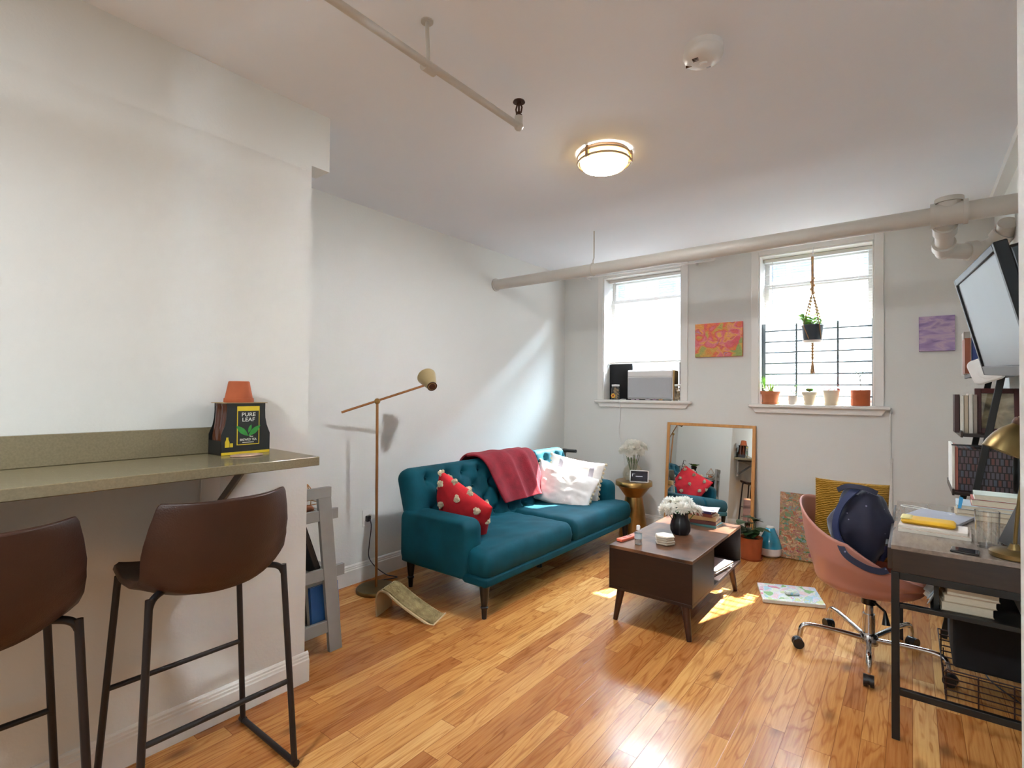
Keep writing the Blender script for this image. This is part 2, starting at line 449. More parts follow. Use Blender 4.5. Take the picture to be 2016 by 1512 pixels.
def brick_mat():
    t = NT('red_brick_facade'); co = t.n('TexCoord').outputs['Object']
    mp = t.n('Mapping', {'Vector': co, 'Rotation': (PI/2, 0, 0)})
    bk = t.n('TexBrick', {'Vector': mp.outputs[0], 'Scale': 4.0, 'Color1': lin('#70504a'), 'Color2': lin('#7f5a50'), 'Mortar': lin('#9a8a84'), 'Mortar Size': .012})
    b = t.n('BsdfPrincipled', {'Base Color': bk.outputs[0], 'Roughness': .9}); return t.finish(b.outputs[0])
M['brick'] = brick_mat()
def spines_mat():
    t = NT('printed_bookshelf_pattern'); co = t.n('TexCoord').outputs['Object']
    mp = t.n('Mapping', {'Vector': co, 'Rotation': (PI/2, 0, 0), 'Scale': (1, 1, 1)})
    bk = t.n('TexBrick', {'Vector': mp.outputs[0], 'Scale': 1.0, 'Color1': lin('#6b4038'), 'Color2': lin('#4c5560'), 'Mortar': lin('#2c2424'), 'Mortar Size': .003, 'Brick Width': .018, 'Row Height': .038})
    b = t.n('BsdfPrincipled', {'Base Color': bk.outputs[0], 'Roughness': .6}); return t.finish(b.outputs[0])
M['spines'] = spines_mat()
def knit_mat():
    t = NT('mustard_ribbed_knit'); co = t.n('TexCoord').outputs['Object']
    wv = t.n('TexWave', {'Vector': co, 'Scale': 34.0, 'Distortion': 4.0, 'Detail': 2, 'Detail Scale': 1.5}, bands_direction='Z')
    c = t.ramp(wv.outputs[1], [(0, lin('#8a6213')), (1, lin('#b08120'))])
    bp = t.n('Bump', {'Height': wv.outputs[1], 'Strength': .7, 'Distance': .012})
    b = t.n('BsdfPrincipled', {'Base Color': c, 'Roughness': .95, 'Normal': bp.outputs[0]}); return t.finish(b.outputs[0])
M['knit'] = knit_mat()
def sisal_mat():
    t = NT('sisal_carpet'); co = t.n('TexCoord').outputs['Object']
    vo = t.n('TexVoronoi', {'Vector': co, 'Scale': 120.0})
    nz = t.n('TexNoise', {'Vector': co, 'Scale': 25.0, 'Detail': 4})
    c = t.ramp(nz.outputs[0], [(.3, lin('#7d6c45')), (.7, lin('#a8966a'))])
    bp = t.n('Bump', {'Height': vo.outputs[0], 'Strength': .9, 'Distance': .006})
    b = t.n('BsdfPrincipled', {'Base Color': c, 'Roughness': .95, 'Normal': bp.outputs[0]}); return t.finish(b.outputs[0])
M['sisal'] = sisal_mat()
# ------------------------------------------------------------------ camera
cam = bpy.data.cameras.new('camera'); cam.sensor_fit = 'HORIZONTAL'; cam.sensor_width = 36
cam.lens = 1012.86*36/2016; cam.clip_start = .05
co = bpy.data.objects.new('camera', cam); COL.objects.link(co); SC.camera = co
yaw, pitch, roll = -.660356737, .0160359289, .00892977697
fw = V((math.sin(yaw)*math.cos(pitch), math.cos(yaw)*math.cos(pitch), math.sin(pitch)))
r0 = V((math.cos(yaw), -math.sin(yaw), 0)); u0 = r0.cross(fw)
rr = r0*math.cos(roll)+u0*math.sin(roll); uu = u0*math.cos(roll)-r0*math.sin(roll)
co.matrix_world = Matrix(((rr.x,uu.x,-fw.x,0),(rr.y,uu.y,-fw.y,0),(rr.z,uu.z,-fw.z,1.33),(0,0,0,1)))

# ------------------------------------------------------------------ shell
XA, XB, XR, YB, YN, ZC = -3.05, -2.20, .46, 4.88, -3.2, 2.635   # alcove wall, bar wall, right wall, window wall, rear, ceiling
YC = 1.30                                                       # alcove return
struct('floor', MB().box((XA-.2, YN-.2, -.1), (1.6, YB+.25, 0)), M['floor'], flat=True)
struct('ceiling', MB().box((XA-.2, YN-.2, ZC), (1.6, YB+.25, ZC+.12)), M['ceiling'], flat=True)
struct('wall_alcove', MB().box((XA-.12, YC-.12, 0), (XA, YB+.25, ZC)), M['wall'], flat=True)
m = MB().box((XB-.12, YN, 0), (XB, YC, ZC))
m.box((XB-.12, YC, 2.375), (XB, 1.392, ZC))                      # header stub above the opening
struct('wall_bar', m, M['wall'], flat=True)
struct('wall_return', MB().box((XA-.1, YC-.12, 0), (XB-.12, YC, ZC)), M['wall'], flat=True)
struct('wall_rear', MB().box((XB-.1, YN-.12, 0), (1.6, YN, ZC)), M['wall'], flat=True)
struct('wall_right', MB().box((XR, 1.35, 0), (XR+.12, YB+.25, ZC)), M['wall'], flat=True)
struct('wall_entry', MB().box((.1485, .62, 0), (.75, 1.25, ZC)), M['wall'], flat=True)   # near door jamb at the frame's edge
struct('wall_kitchen', MB().box((1.5, YN, 0), (1.6, 1.4, ZC)), M['wall'], flat=True)
struct('wall_kitchen_end', MB().box((.75, 1.25, 0), (1.6, 1.37, ZC)), M['wall'], flat=True)
struct('trim_ceiling_right', MB().box((XR-.055, 1.4, ZC-.05), (XR, YB, ZC)), M['trim'], flat=True)

W1 = (-2.57, -1.735, 1.262, 2.545); W2 = (-1.055, -.226, 1.247, 2.543)
yo = YB+.25
m = MB()
xs = [XA-.12, W1[0], W1[1], W2[0], W2[1], XR+.12]
m.box((xs[0], YB, 0), (xs[1], yo, ZC)); m.box((xs[2], YB, 0), (xs[3], yo, ZC)); m.box((xs[4], YB, 0), (xs[5], yo, ZC))
for W in (W1, W2):
    m.box((W[0], YB, 0), (W[1], yo, W[2]-.03)); m.box((W[0], YB, W[3]), (W[1], yo, ZC))
struct('wall_window', m, M['wall'], flat=True)

def baseboard(name, a, b, n):
    """profiled baseboard from a to b, standing off the wall along n"""
    a, b, n = V(a), V(b), V(n)
    prof = [(0,0),(.016,0),(.016,.098),(.012,.103),(.012,.112),(.009,.116),(.009,.124),(.004,.131),(0,.133)]
    m = MB(); m.prism(prof, a, n, V((0,0,1)), b-a)
    struct(name, m, M['trim'], flat=True)
baseboard('baseboard_bar', (XB, YN, 0), (XB, YC+.016, 0), (1,0,0))
baseboard('baseboard_return', (XA, YC, 0), (XB, YC, 0), (0,1,0))
baseboard('baseboard_alcove', (XA, YC, 0), (XA, YB, 0), (1,0,0))
baseboard('baseboard_window', (XA, YB, 0), (XR, YB, 0), (0,-1,0))
baseboard('baseboard_right', (XR, 1.35, 0), (XR, YB, 0), (-1,0,0))

for i, W in enumerate((W1, W2)):
    x0, x1, z0, z1 = W
    m = MB()
    cw = .06
    m.box((x0-cw, YB-.018, z0), (x0, YB, z1+.045)); m.box((x1, YB-.018, z0), (x1+cw, YB, z1+.045))
    m.box((x0, YB-.018, z1), (x1, YB, z1+.045))
    # jamb liners
    m.box((x0, YB-.012, z0), (x0+.012, yo, z1)); m.box((x1-.012, YB-.012, z0), (x1, yo, z1)); m.box((x0, YB-.012, z1-.012), (x1, yo, z1))
    w = struct('window_%d' % (i+1), m, M['trim'], bevel=.003)
    m = MB(); m.box((x0-.075, YB-.062, z0-.028), (x1+.1, YB+.0, z0)); m.box((x0, YB, z0-.028), (x1, yo, z0))
    struct('sill', m, M['trim'], w, bevel=.008)
    m = MB(); m.prism([(x0-.055, z0-.028),(x1+.075, z0-.028),(x1+.045, z0-.075),(x0-.025, z0-.075)], (0, YB, 0), (1,0,0), (0,0,1), (0,-.03,0))
    struct('apron', m, M['trim'], w, bevel=.004)
    # sashes
    ym, ys = YB+.19, YB+.16
    zm = z0+1.04
    m = MB()
    def frame(m, a, b, c, d, y, t=.038, dp=.03):
        m.box((a, y, c), (a+t, y+dp, d)); m.box((b-t, y, c), (b, y+dp, d)); m.box((a+t, y, c), (b-t, y+dp, c+t)); m.box((a+t, y, d-t), (b-t, y+dp, d))
    frame(m, x0+.012, x1-.012, zm-.02, z1-.012, ym)
    if i == 1: frame(m, x0+.012, x1-.012, z0, zm+.02, ys)
    else: frame(m, x0+.012, x1-.012, z0+.36, zm+.02, ys)
    struct('sash', m, M['trim'], w, bevel=.003)
    m = MB(); m.box((x0+.05, ym+.013, zm), (x1-.05, ym+.017, z1-.05))
    if i == 1: m.box((x0+.05, ys+.013, z0+.035), (x1-.05, ys+.017, zm))
    else: m.box((x0+.05, ys+.013, z0+.39), (x1-.05, ys+.017, zm))
    struct('pane', m, M['pane'], w, flat=True)

# ------------------------------------------------------------------ outdoors
M['white_render'] = mat('white_painted_masonry', '#b9b8b2', .8, var=.03, vs=2)
M['pavement'] = mat('pale_concrete', '#8a8884', .9, var=.06, vs=1.5)
M['dark_pane'] = mat('dark_window_pane', '#4a5570', .3, var=.2)
M['brick_trim'] = mat('limestone_trim', '#9a989c', .8, var=.03)
EX = thing('brick_building', 'brick building with white painted base seen through the window blinds', 'building', (-1.6, 9.2, 0))
eo = EX.location
obj('white_base', MB(eo).box((-40, 9.2, -1), (40, 14, 3.02)), M['white_render'], EX, flat=True)
obj('brick_wall', MB(eo).box((-40, 9.25, 3.02), (40, 14, 5.3)), M['brick'], EX, flat=True)
obj('belt_course', MB(eo).box((-40, 9.17, 3.0), (40, 9.25, 3.06)), M['brick_trim'], EX, flat=True)
for k, wx in enumerate((-6.6, -4.75, -3.35, -1.55, -.2, 1.6)):
    f = obj('window', MB(eo).box((wx-.42, 9.2, 3.12), (wx+.42, 9.26, 4.3)).box((wx-.03, 9.19, 3.12), (wx+.03, 9.21, 4.3)), M['brick_trim'], EX, flat=True)
    obj('pane', MB(eo).box((wx-.36, 9.185, 3.18), (wx-.03, 9.205, 4.24)).box((wx+.03, 9.185, 3.18), (wx+.36, 9.205, 4.24)), M['dark_pane'], f, flat=True)
struct('ground', MB().box((-40, yo, -.6), (40, 14, -.5)), M['pavement'], flat=True)
struct('sun_cutoff_slab', MB().box((-3.4, yo, 2.91), (1.2, yo+.50, 3.05)), M['brick_trim'], flat=True)  # unseen slab added over the windows to cut off the upper sun beam
struct('wall_exterior', MB().box((-40, YB, ZC+.13), (40, yo, 13)).box((-40, YB, -.5), (XA-.13, yo, ZC+.13)).box((XR+.13, YB, -.5), (40, yo, ZC+.13)), mat('grey_facade', '#4a4e55', .9, var=.05), flat=True)

# ------------------------------------------------------------------ light
SKY, SUN, LAMP, FILL = 150.0, 95.0, 560.0, 80.0
w = bpy.data.worlds.new('world'); SC.world = w; w.use_nodes = True
nt = w.node_tree; nt.nodes['Background'].inputs[0].default_value = (.66, .85, 1.0, 1); nt.nodes['Background'].inputs[1].default_value = SKY
s = bpy.data.lights.new('sun', 'SUN'); s.energy = SUN; s.color = (1, .97, .92); s.angle = math.radians(.6)
so = bpy.data.objects.new('sun', s); COL.objects.link(so)
so.rotation_euler = V((-.35, -1, -1.11)).to_track_quat('-Z', 'Y').to_euler()
so.location = (1, 8, 8)
for i, W in enumerate((W1, W2)):
    a = bpy.data.lights.new('daylight_portal', 'AREA'); a.shape = 'RECTANGLE'; a.size = W[1]-W[0]; a.size_y = W[3]-W[2]; a.cycles.is_portal = True
    ao = bpy.data.objects.new('daylight_portal', a); COL.objects.link(ao)
    ao.location = ((W[0]+W[1])/2, yo+.02, (W[2]+W[3])/2); ao.rotation_euler = (-PI/2, 0, 0)
# unseen ceiling fixture added behind the camera as fill light
K = thing('fill_light', 'round flush fill light added unseen on the ceiling behind the camera', 'ceiling light', (-.9, -1.2, ZC))
obj('lamp_base', MB(K.location).lathe([(.2, ZC-.03), (.2, ZC)], (-.9, -1.2, 0), 32), M['white_plastic'], K)
a = bpy.data.lights.new('fill_bulb', 'AREA'); a.shape = 'DISK'; a.size = .36; a.energy = FILL; a.color = (.86, .95, 1.0)
ao = bpy.data.objects.new('fill_bulb', a); COL.objects.link(ao); ao.location = (-.9, -1.2, ZC-.035)

# ------------------------------------------------------------------ blinds
def blind(W, y, zb, label, wand, seed):
    x0, x1 = W[0]+.016, W[1]-.016; zt = W[3]-.014
    t = thing('window_blind', label, 'blind', ((x0+x1)/2, y, zb))
    o = t.location
    obj('headrail', MB(o).box((x0, y-.02, zt-.03), (x1, y+.02, zt)), M['white_plastic'], t, bevel=.003)
    m = MB(o); n = int((zt-.045-zb)/.0225)
    rnd = random.Random(seed)
    for k in range(n):
        z = zt-.045 - k*(zt-.045-zb-.02)/(n-1)
        tl = .35 + rnd.uniform(-.03, .03)
        dx, dz = .0068*math.cos(tl), .0068*math.sin(tl)
        sg = rnd.uniform(-.001, .001)
        a = [m.v((x0, y-dx, z-dz)), m.v((x1, y-dx, z-dz+sg)), m.v((x1, y, z+.0012+sg)), m.v((x0, y, z+.0012))]
        b = [a[3], a[2], m.v((x1, y+dx, z+dz+sg)), m.v((x0, y+dx, z+dz))]
        m.f(a); m.f(b)
    obj('slats', m, M['slat'], t, sharp=80)
    obj('bottom_rail', MB(o).box((x0, y-.013, zb-.012), (x1, y+.013, zb+.006)), M['white_plastic'], t, bevel=.003)
    m = MB(o)
    for fx in (.12, .5, .88):
        x = x0+(x1-x0)*fx
        for yy in (y-.0125, y+.0125): m.tube([(x, yy, zb), (x, yy, zt-.03)], .0007, 4)
    obj('ladder_cord', m, M['white_plastic'], t)
    obj('wand', MB(o).tube([(x0+.075, y-.028, zt-.03), (x0+.07, y-.03, wand)], .0035, 6), M['white_plastic'], t)
    return t
def slat():
    t = NT('blind_slat'); d = t.n('BsdfDiffuse', {'Color': lin('#d9d4d2')}); tr = t.n('BsdfTranslucent', {'Color': lin('#d9d4d2')})
    x = t.n('MixShader', {0: .12}); t.t.links.new(d.outputs[0], x.inputs[1]); t.t.links.new(tr.outputs[0], x.inputs[2]); return t.finish(x.outputs[0])
M['slat'] = slat()
blind(W1, YB+.105, 1.655, 'white slatted blind lowered to just above the air conditioner', 1.83, 1)
blind(W2, YB+.125, 1.285, 'white slatted blind lowered fully behind the hanging planter', 1.75, 2)
# ------------------------------------------------------------------ pipes and ceiling fittings
t = thing('drain_pipe', 'thick white pipe running across the room below the ceiling, in front of both windows', 'pipe', (-1.3, 3.664, 2.325))
o = t.location; yp, zp, rp = 3.664, 2.325, .047
obj('pipe', MB(o).tube([(XA, yp, zp), (.10, yp, zp)], rp, 24).tube([(.09, yp, zp), (XR, yp, zp)], rp+.004, 24), M['pipe'], t)
obj('escutcheon', MB(o).tube([(XA, yp, zp), (XA+.012, yp, zp)], rp+.012, 24), M['pipe'], t)
h = obj('hanger_rod', MB(o).tube([(-2.02, yp, ZC), (-2.02, yp, zp+.09), (-2.028, yp, zp+.075), (-2.028, yp, zp+.05)], .005, 8), M['pipe'], t)
obj('clamp_ring', MB(o).tube([V((-2.028, yp, zp))+V((0, math.cos(a)*(rp+.004), math.sin(a)*(rp+.004))) for a in [i*2*PI/24 for i in range(24)]], .005, 6, closed=True), M['pipe'], h)
m = MB(o); m.tube([(.09, yp, zp), (.235, yp, zp)], rp+.014, 24); m.tube([(.085, yp, zp), (.105, yp, zp)], rp+.02, 24); m.tube([(.222, yp, zp), (.242, yp, zp)], rp+.02, 24)
m.tube([(.165, yp, zp), (.165, yp, zp+.075)], rp+.008, 24); m.tube([(.165, yp, zp+.06), (.165, yp, zp+.085)], rp+.016, 24)
obj('tee_fitting', m, M['pipe'], t)
m = MB(o); P = smoothpath([(.15, yp, zp), (.15, yp+.08, zp-.06), (.15, yp+.22, zp-.12), (.155, yp+.36, zp-.13)], 5)
m.tube(P, .043, 20); m.tube([P[4], P[6]], .056, 20); m.tube([P[9], P[11]], .056, 20)
P2 = smoothpath([(.155, yp+.30, zp-.13), (.26, yp+.36, zp-.14), (.36, yp+.40, zp-.12), (.42, yp+.36, zp-.06), (.43, yp+.3, zp-.02)], 5)
m.tube(P2, .045, 20); m.tube([P2[5], P2[7]], .056, 20); m.tube([P2[13], P2[15]], .056, 20)
obj('elbow_trap', m, M['pipe'], t)

t = thing('sprinkler_pipe', 'thin white sprinkler pipe hung from the ceiling with an upright brown sprinkler head', 'pipe', (-1.31, 1.2, 2.45))
o = t.location
ys0 = 1.715
obj('pipe', MB(o).tube([(-1.335, YN, 2.455), (-1.308, ys0, 2.455)], .0135, 14).tube([(-1.3205, 1.19, 2.455), (-1.3205, 1.24, 2.455)], .02, 14), M['pipe'], t)
m = MB(o); m.ball((-1.308, ys0, 2.455), .021, 2); m.tube([(-1.308, ys0, 2.455), (-1.308, ys0, 2.495)], .018, 14)
obj('elbow', m, M['pipe'], t)
h = obj('hanger', MB(o).tube([(-1.345, 1.225, ZC), (-1.325, 1.215, 2.47)], .007, 8).lathe([(.022, ZC-.005), (.022, ZC)], (-1.345, 1.225, 0), 14), M['pipe'], t)
m = MB(o)
zb = 2.49
m.lathe([(.012, zb), (.014, zb+.012), (.009, zb+.016), (.009, zb+.024)], (-1.308, ys0, 0), 12)
for sg in (-1, 1): m.tube([(-1.308+sg*.011, ys0, zb+.018), (-1.308+sg*.016, ys0, zb+.04), (-1.308+sg*.006, ys0, zb+.066)], .0035, 8)
m.lathe([(.004, zb+.02), (.004, zb+.066), (.026, zb+.066), (.024, zb+.071), (.0, zb+.071)], (-1.308, ys0, 0), 20)
M['bronze'] = mat('brown_bronze', '#4b3226', .45, .7, var=.2)
obj('sprinkler_head', m, M['bronze'], t)

def lamp_diffuser():
    t = NT('lit_diffuser'); co = t.n('TexCoord').outputs['Object']
    # frosted bowl lit by one bulb set off-centre
    d = t.n('VectorMath', {0: co, 1: (-.012, -.012, -.11)}, operation='DISTANCE').outputs[1]
    f = t.n('MapRange', {'Value': d, 'From Min': .06, 'From Max': .125, 'To Min': 1.0, 'To Max': 0.0}).outputs[0]
    g = t.math('ADD', t.math('POWER', f, 2.0), .008)
    c = t.ramp(f, [(.0, (1, .66, .26, 1)), (.25, (1, .84, .55, 1)), (.6, (.95, .97, 1, 1))])
    e = t.n('Emission', {'Color': c, 'Strength': t.math('MULTIPLY', g, LAMP)})
    return t.finish(e.outputs[0])
M['lit'] = lamp_diffuser()
M['nickel'] = mat('brushed_nickel', '#b9a48f', .35, 1, var=.05)
t = thing('ceiling_light', 'round flush ceiling lamp glowing warm in its metal double ring frame', 'ceiling light', (-1.318, 2.495, ZC))
o = t.location; c = (o.x, o.y, 0)
obj('mount_plate', MB(o).lathe([(.125, ZC-.012), (.135, ZC)], c, 40), M['nickel'], t)
obj('diffuser', MB(o).lathe([(.128, ZC-.012), (.132, ZC-.035), (.128, ZC-.06), (.112, ZC-.08), (.075, ZC-.094), (.03, ZC-.099), (0, ZC-.1)], c, 40, caps=False), M['lit'], t)
m = MB(o)
for z in (ZC-.022, ZC-.054): m.tube([(c[0]+.142*math.cos(a), c[1]+.142*math.sin(a), z) for a in [i*2*PI/48 for i in range(48)]], .0055, 8, closed=True)
for a in (.35, .35+2*PI/3, .35+4*PI/3): m.box((c[0]+.142*math.cos(a)-.008, c[1]+.142*math.sin(a)-.008, ZC-.066), (c[0]+.142*math.cos(a)+.008, c[1]+.142*math.sin(a)+.008, ZC-.005))
obj('ring_frame', m, M['nickel'], t)

t = thing('smoke_detector', 'round white smoke detector on the ceiling', 'smoke detector', (-.615, 1.945, ZC))
o = t.location; c = (o.x, o.y, 0)
obj('base_plate', MB(o).lathe([(.068, ZC-.022), (.07, ZC)], c, 36), M['white_plastic'], t)
obj('body', MB(o).lathe([(.0, ZC-.062), (.028, ZC-.062), (.05, ZC-.058), (.066, ZC-.048), (.0725, ZC-.034), (.0725, ZC-.024), (.068, ZC-.02)], c, 36), M['white_plastic'], t)
m = MB(o)
for a in (0, 1, 2): m.box((c[0]-.028+a*.0, c[1]-.042+a*.007, ZC-.062), (c[0]-.006, c[1]-.039+a*.007, ZC-.0565))
obj('vent_slots', m, M['bronze'], t)
obj('indicator_window', MB(o).box((c[0]+.0, c[1]+.036, ZC-.0615), (c[0]+.016, c[1]+.043, ZC-.055)), M['grey_plastic'], t)
obj('cover_seam', MB(o).box((c[0]-.064, c[1]-.004, ZC-.0595), (c[0]-.022, c[1]-.001, ZC-.05)), M['bronze'], t)
obj('test_button', MB(o).lathe([(0, ZC-.068), (.013, ZC-.068), (.016, ZC-.062)], c, 20, scale=(1, .7)), M['white_plastic'], t)

t = thing('curtain_rod', 'thin white curtain rod mounted over the air conditioner window', 'curtain rod', (-2.1, 4.80, 2.55))
o = t.location
obj('rod', MB(o).tube([(-2.72, 4.80, 2.556), (-1.44, 4.80, 2.548)], .008, 10), M['white_plastic'], t)
m = MB(o); m.tube([(-1.46, 4.80, 2.548), (-1.42, 4.80, 2.55), (-1.405, 4.80, 2.562)], .013, 10); obj('end_cap', m, M['white_plastic'], t)
obj('bracket', MB(o).box((-1.6, 4.795, 2.54), (-1.58, YB, 2.565)), M['white_plastic'], t)
obj('bracket', MB(o).box((-2.74, 4.79, 2.545), (-2.72, YB, 2.57)), M['white_plastic'], t)

t = thing('cable_raceway', 'slim white cable cover running down the window wall under the sill', 'cable cover', (-.125, 4.875, .5))
o = t.location
m = MB(o); m.box((-.130, 4.868, .12), (-.116, YB, .845)); m.box((-.136, 4.87, .845), (-.124, YB, 1.2)); m.box((-.136, 4.866, .82), (-.112, YB, .85))
obj('channel', m, M['wall'], t, bevel=.002)
obj('clip', MB(o).box((-.128, 4.85, 1.19), (-.118, YB, 1.235)), M['grey_plastic'], t, bevel=.002)

# ------------------------------------------------------------------ window sill: air conditioner, jars, foam
t = thing('air_conditioner', 'pale grey window air conditioner standing on the sill below the blind', 'air conditioner', (-2.05, 4.93, 1.262))
o = t.location
obj('case', MB(o).box((-2.295, YB+.0, 1.272), (-1.82, yo+.16, 1.565)), M['white_plastic'], t, bevel=.01, seg=3)
obj('grille', MB(o).box((-2.285, YB-.012, 1.282), (-1.83, YB+.01, 1.49)), M['grey_plastic'], t, bevel=.008)
m = MB(o)
for k in range(22): m.box((-2.275, YB-.0145, 1.29+k*.009), (-1.84, YB-.011, 1.2945+k*.009))
obj('louvre', m, M['grey_plastic'], t)
obj('air_outlet', MB(o).box((-2.287, YB-.008, 1.498), (-1.828, YB+.02, 1.555)), M['white_plastic'], t, bevel=.006)
obj('side_bracket', MB(o).box((-1.818, YB-.005, 1.262), (-1.806, YB+.11, 1.555)), M['brass'], t, bevel=.002)
obj('foot', MB(o).box((-2.28, YB+.01, 1.262), (-1.84, YB+.2, 1.273)), M['black_plastic'], t)
obj('power_cord', MB(o).tube(smoothpath([(-2.34, YB+.06, 1.267), (-2.345, YB-.03, 1.268), (-2.349, YB-.068, 1.255), (-2.352, YB-.05, 1.2), (-2.372, YB-.012, 1.05), (-2.385, YB-.01, .93), (-2.355, YB-.01, .8), (-2.32, YB-.012, .6), (-2.3, YB-.012, .35)], 5), .0045, 8), M['white_plastic'], t)
for (a, b, lab) in ((W1[0]+.013, -2.297, 'black foam panel filling the gap beside the air conditioner, by the alcove corner'), (-1.803, W1[1]-.013, 'narrow black foam strip filling the gap on the air conditioner side nearest the orange painting')):
    f = obj('foam_panel', MB(((a+b)/2, YB+.125, 1.262)).box((a, YB+.118, 1.262), (b, YB+.14, 1.64)), M['black_foam'], bevel=.003)
    tag(f, lab, 'foam panel', 'foam panels around the air conditioner')
M['jar_fill'] = mat('wooden_blocks', '#a58d6c', .8, var=.45, vs=22)
def jar(x, y, z, label, rad=.04, flower=False):
    t = thing('glass_jar', label, 'jar', (x, y, z), 0, 'jars beside the air conditioner')
    o = t.location; c = (x, y, 0)
    obj('glass', MB(o).lathe([(0, z), (rad, z), (rad, z+.115), (rad*.86, z+.135), (rad*.86, z+.142)], c, 20, caps=False), M['clear'], t)
    m = MB(o); rd = random.Random(int(x*100))
    for k in range(26):
        a = rd.uniform(0, 2*PI); q = rd.uniform(0, rad*.62)
        m.ball((x+q*math.cos(a), y+q*math.sin(a), z+.014+k*.0042), .0125, 1, (1, 1, .8), .2, k)
    obj('contents', m, M['jar_fill'], t)
    obj('lid', MB(o).lathe([(rad*.95, z+.14), (rad*.95, z+.158), (0, z+.16)], c, 20), M['white_plastic'], t)
    if flower:
        m = MB(o); q = (x-.004, y-rad-.004, z+.042)
        for k in range(8):
            a = k*PI/4; m.ball((q[0]+.016*math.cos(a), q[1], q[2]+.016*math.sin(a)), .011, 1, (1, .45, 1))
        obj('flower_ornament', m, mat('yellow_ornament', '#d9a83c', .6), t)
        obj('flower_eye', MB(o).ball((q[0], q[1]-.006, q[2]), .011, 1, (1, .6, 1)), mat('red_ornament_centre', '#8f2a22', .6), t)
jar(-2.437, YB+.02, 1.262, 'lidded glass jar with a yellow flower ornament beside the air conditioner', .042, True)
jar(-1.772, YB+.0, 1.262, 'lidded glass jar with plain front in the sill corner nearest the orange painting', .034)
cr = [(-2.22, '#e8d9e8', .02), (-2.17, '#d8c0d8', .016), (-2.06, '#e9dfe9', .024), (-1.99, '#c9a8c9', .018), (-1.93, '#e9b98c', .02)]
for k, (x, h, r) in enumerate(cr):
    lab = ['pale pink crystal on the sill under the air conditioner, nearest its cord', 'small lilac crystal on the sill, second from the air conditioner cord', 'largest white crystal at the middle of the sill under the air conditioner', 'mauve crystal on the sill just beyond the white one', 'peach crystal on the sill nearest the plain jar'][k]
    s_ = obj('crystal', MB((x, YB-.035, 1.262)).ball((x, YB-.035, 1.262+r*.42), r, 1, (1.2, .8, .45), .35, k), mat('crystal_'+h[1:], h, .2, var=.1, Transmission_Weight=.2), flat=True)
    tag(s_, lab, 'crystal', 'crystals under the air conditioner')

# ------------------------------------------------------------------ window guard, hanging planter, sill plants
t = thing('window_guard', 'grey metal window guard with horizontal bars behind the sill plants', 'window guard', (-.64, YB+.07, 1.25))
o = t.location; yg = YB+.072
M['guard'] = mat('grey_green_metal', '#5c686e', .45, .4, var=.08)
for x, w, zt in ((-1.03, .032, 1.95), (-.236, .02, 1.94)):
    m = MB(o); m.box((x-w/2, yg-.012, 1.247), (x+w/2, yg+.012, zt)); obj('side_channel', m, M['guard'], t, bevel=.002)
for x in (-.775, -.475):
    m = MB(o); m.tube([(x, yg, 1.247), (x, yg, 1.94)], .008, 8)
    for k in range(22): m.ball((x, yg, 1.27+k*.031), .0115, 1, (1, 1, .8))
    obj('upright', m, M['guard'], t)
for k in range(7):
    z = 1.32+k*.094
    obj('guard_bar', MB(o).tube([(-1.03, yg-.004, z), (-.236, yg-.004, z)], .0068, 8), M['guard'], t)
M['jute'] = mat('macrame_cord', '#a8845c', .9, var=.2, vs=60, bump=.4, bs=200)
t = thing('hanging_planter', 'dark pot in a beaded macrame hanger in front of the window', 'hanging planter', (-.64, YB-.03, 1.5))
o = t.location; hx, hy = -.642, YB-.03
obj('hook', MB(o).tube([(hx+.004, hy+.006, 2.548), (hx+.003, hy, 2.51), (hx+.001, hy, 2.465)], .004, 8), M['chrome'], t)
obj('pot', MB(o).lathe([(0, 1.772), (.066, 1.772), (.078, 1.89), (.082, 1.898), (.078, 1.905), (.07, 1.9), (.066, 1.88), (0, 1.88)], (hx, hy, 0), 28), mat('charcoal_pot', '#2f363d', .6, var=.1), t)
obj('saucer', MB(o).lathe([(0, 1.758), (.062, 1.76), (.074, 1.778), (.07, 1.778), (.06, 1.768), (0, 1.768)], (hx, hy, 0), 28), M['white_pot'], t)
m = MB(o); kn = (hx, hy, 2.18)
m.tube([(hx, hy, 2.47), (hx, hy, 2.18)], .010, 8)
for k in range(5): m.ball((hx+.004*(-1)**k, hy, 2.29-k*.03), .016, 1)
obj('hanger_cord', m, M['jute'], t)
for a in (-2.3, -.85, .75, 2.2):
    p1 = V((hx+.086*math.cos(a), hy+.086*math.sin(a), 1.9)); m = MB(o)
    m.tube([kn, p1, (hx+.07*math.cos(a+.45), hy+.07*math.sin(a+.45), 1.79), (hx, hy, 1.752)], .0032, 6)
    for k in range(2, 10): m.ball(V(kn).lerp(p1, k/11), .0095, 1)
    obj('cord', m, M['jute'], t)
m = MB(o); m.tube([(hx, hy, 1.76), (hx, hy, 1.62)], .008, 8)
for k in range(5): m.ball((hx, hy, 1.74-k*.026), .0125, 1)
for k in range(9): m.tube([(hx, hy, 1.625), (hx+.014*math.cos(k*.7), hy+.014*math.sin(k*.7), 1.505+.004*(k % 3))], .004, 5)
obj('tassel', m, M['jute'], t)
def blade(m, p, d, L, w, droop, n=6):
    """one strap leaf from p heading d"""
    p = V(p); d = V(d).normalized(); s_ = d.cross(V((0,0,1)))
    if s_.length < .01: s_ = V((1,0,0))
    s_.normalize(); prev = None
    for i in range(n+1):
        f = i/n; q = p + d*L*f + V((0,0,-droop*L*f*f)); ww = w*math.sin(PI*min(f*.92+.08, 1))**.7
        a, b = m.v(q-s_*ww), m.v(q+s_*ww)
        if prev: m.f([prev[0], prev[1], b, a])
        prev = (a, b)
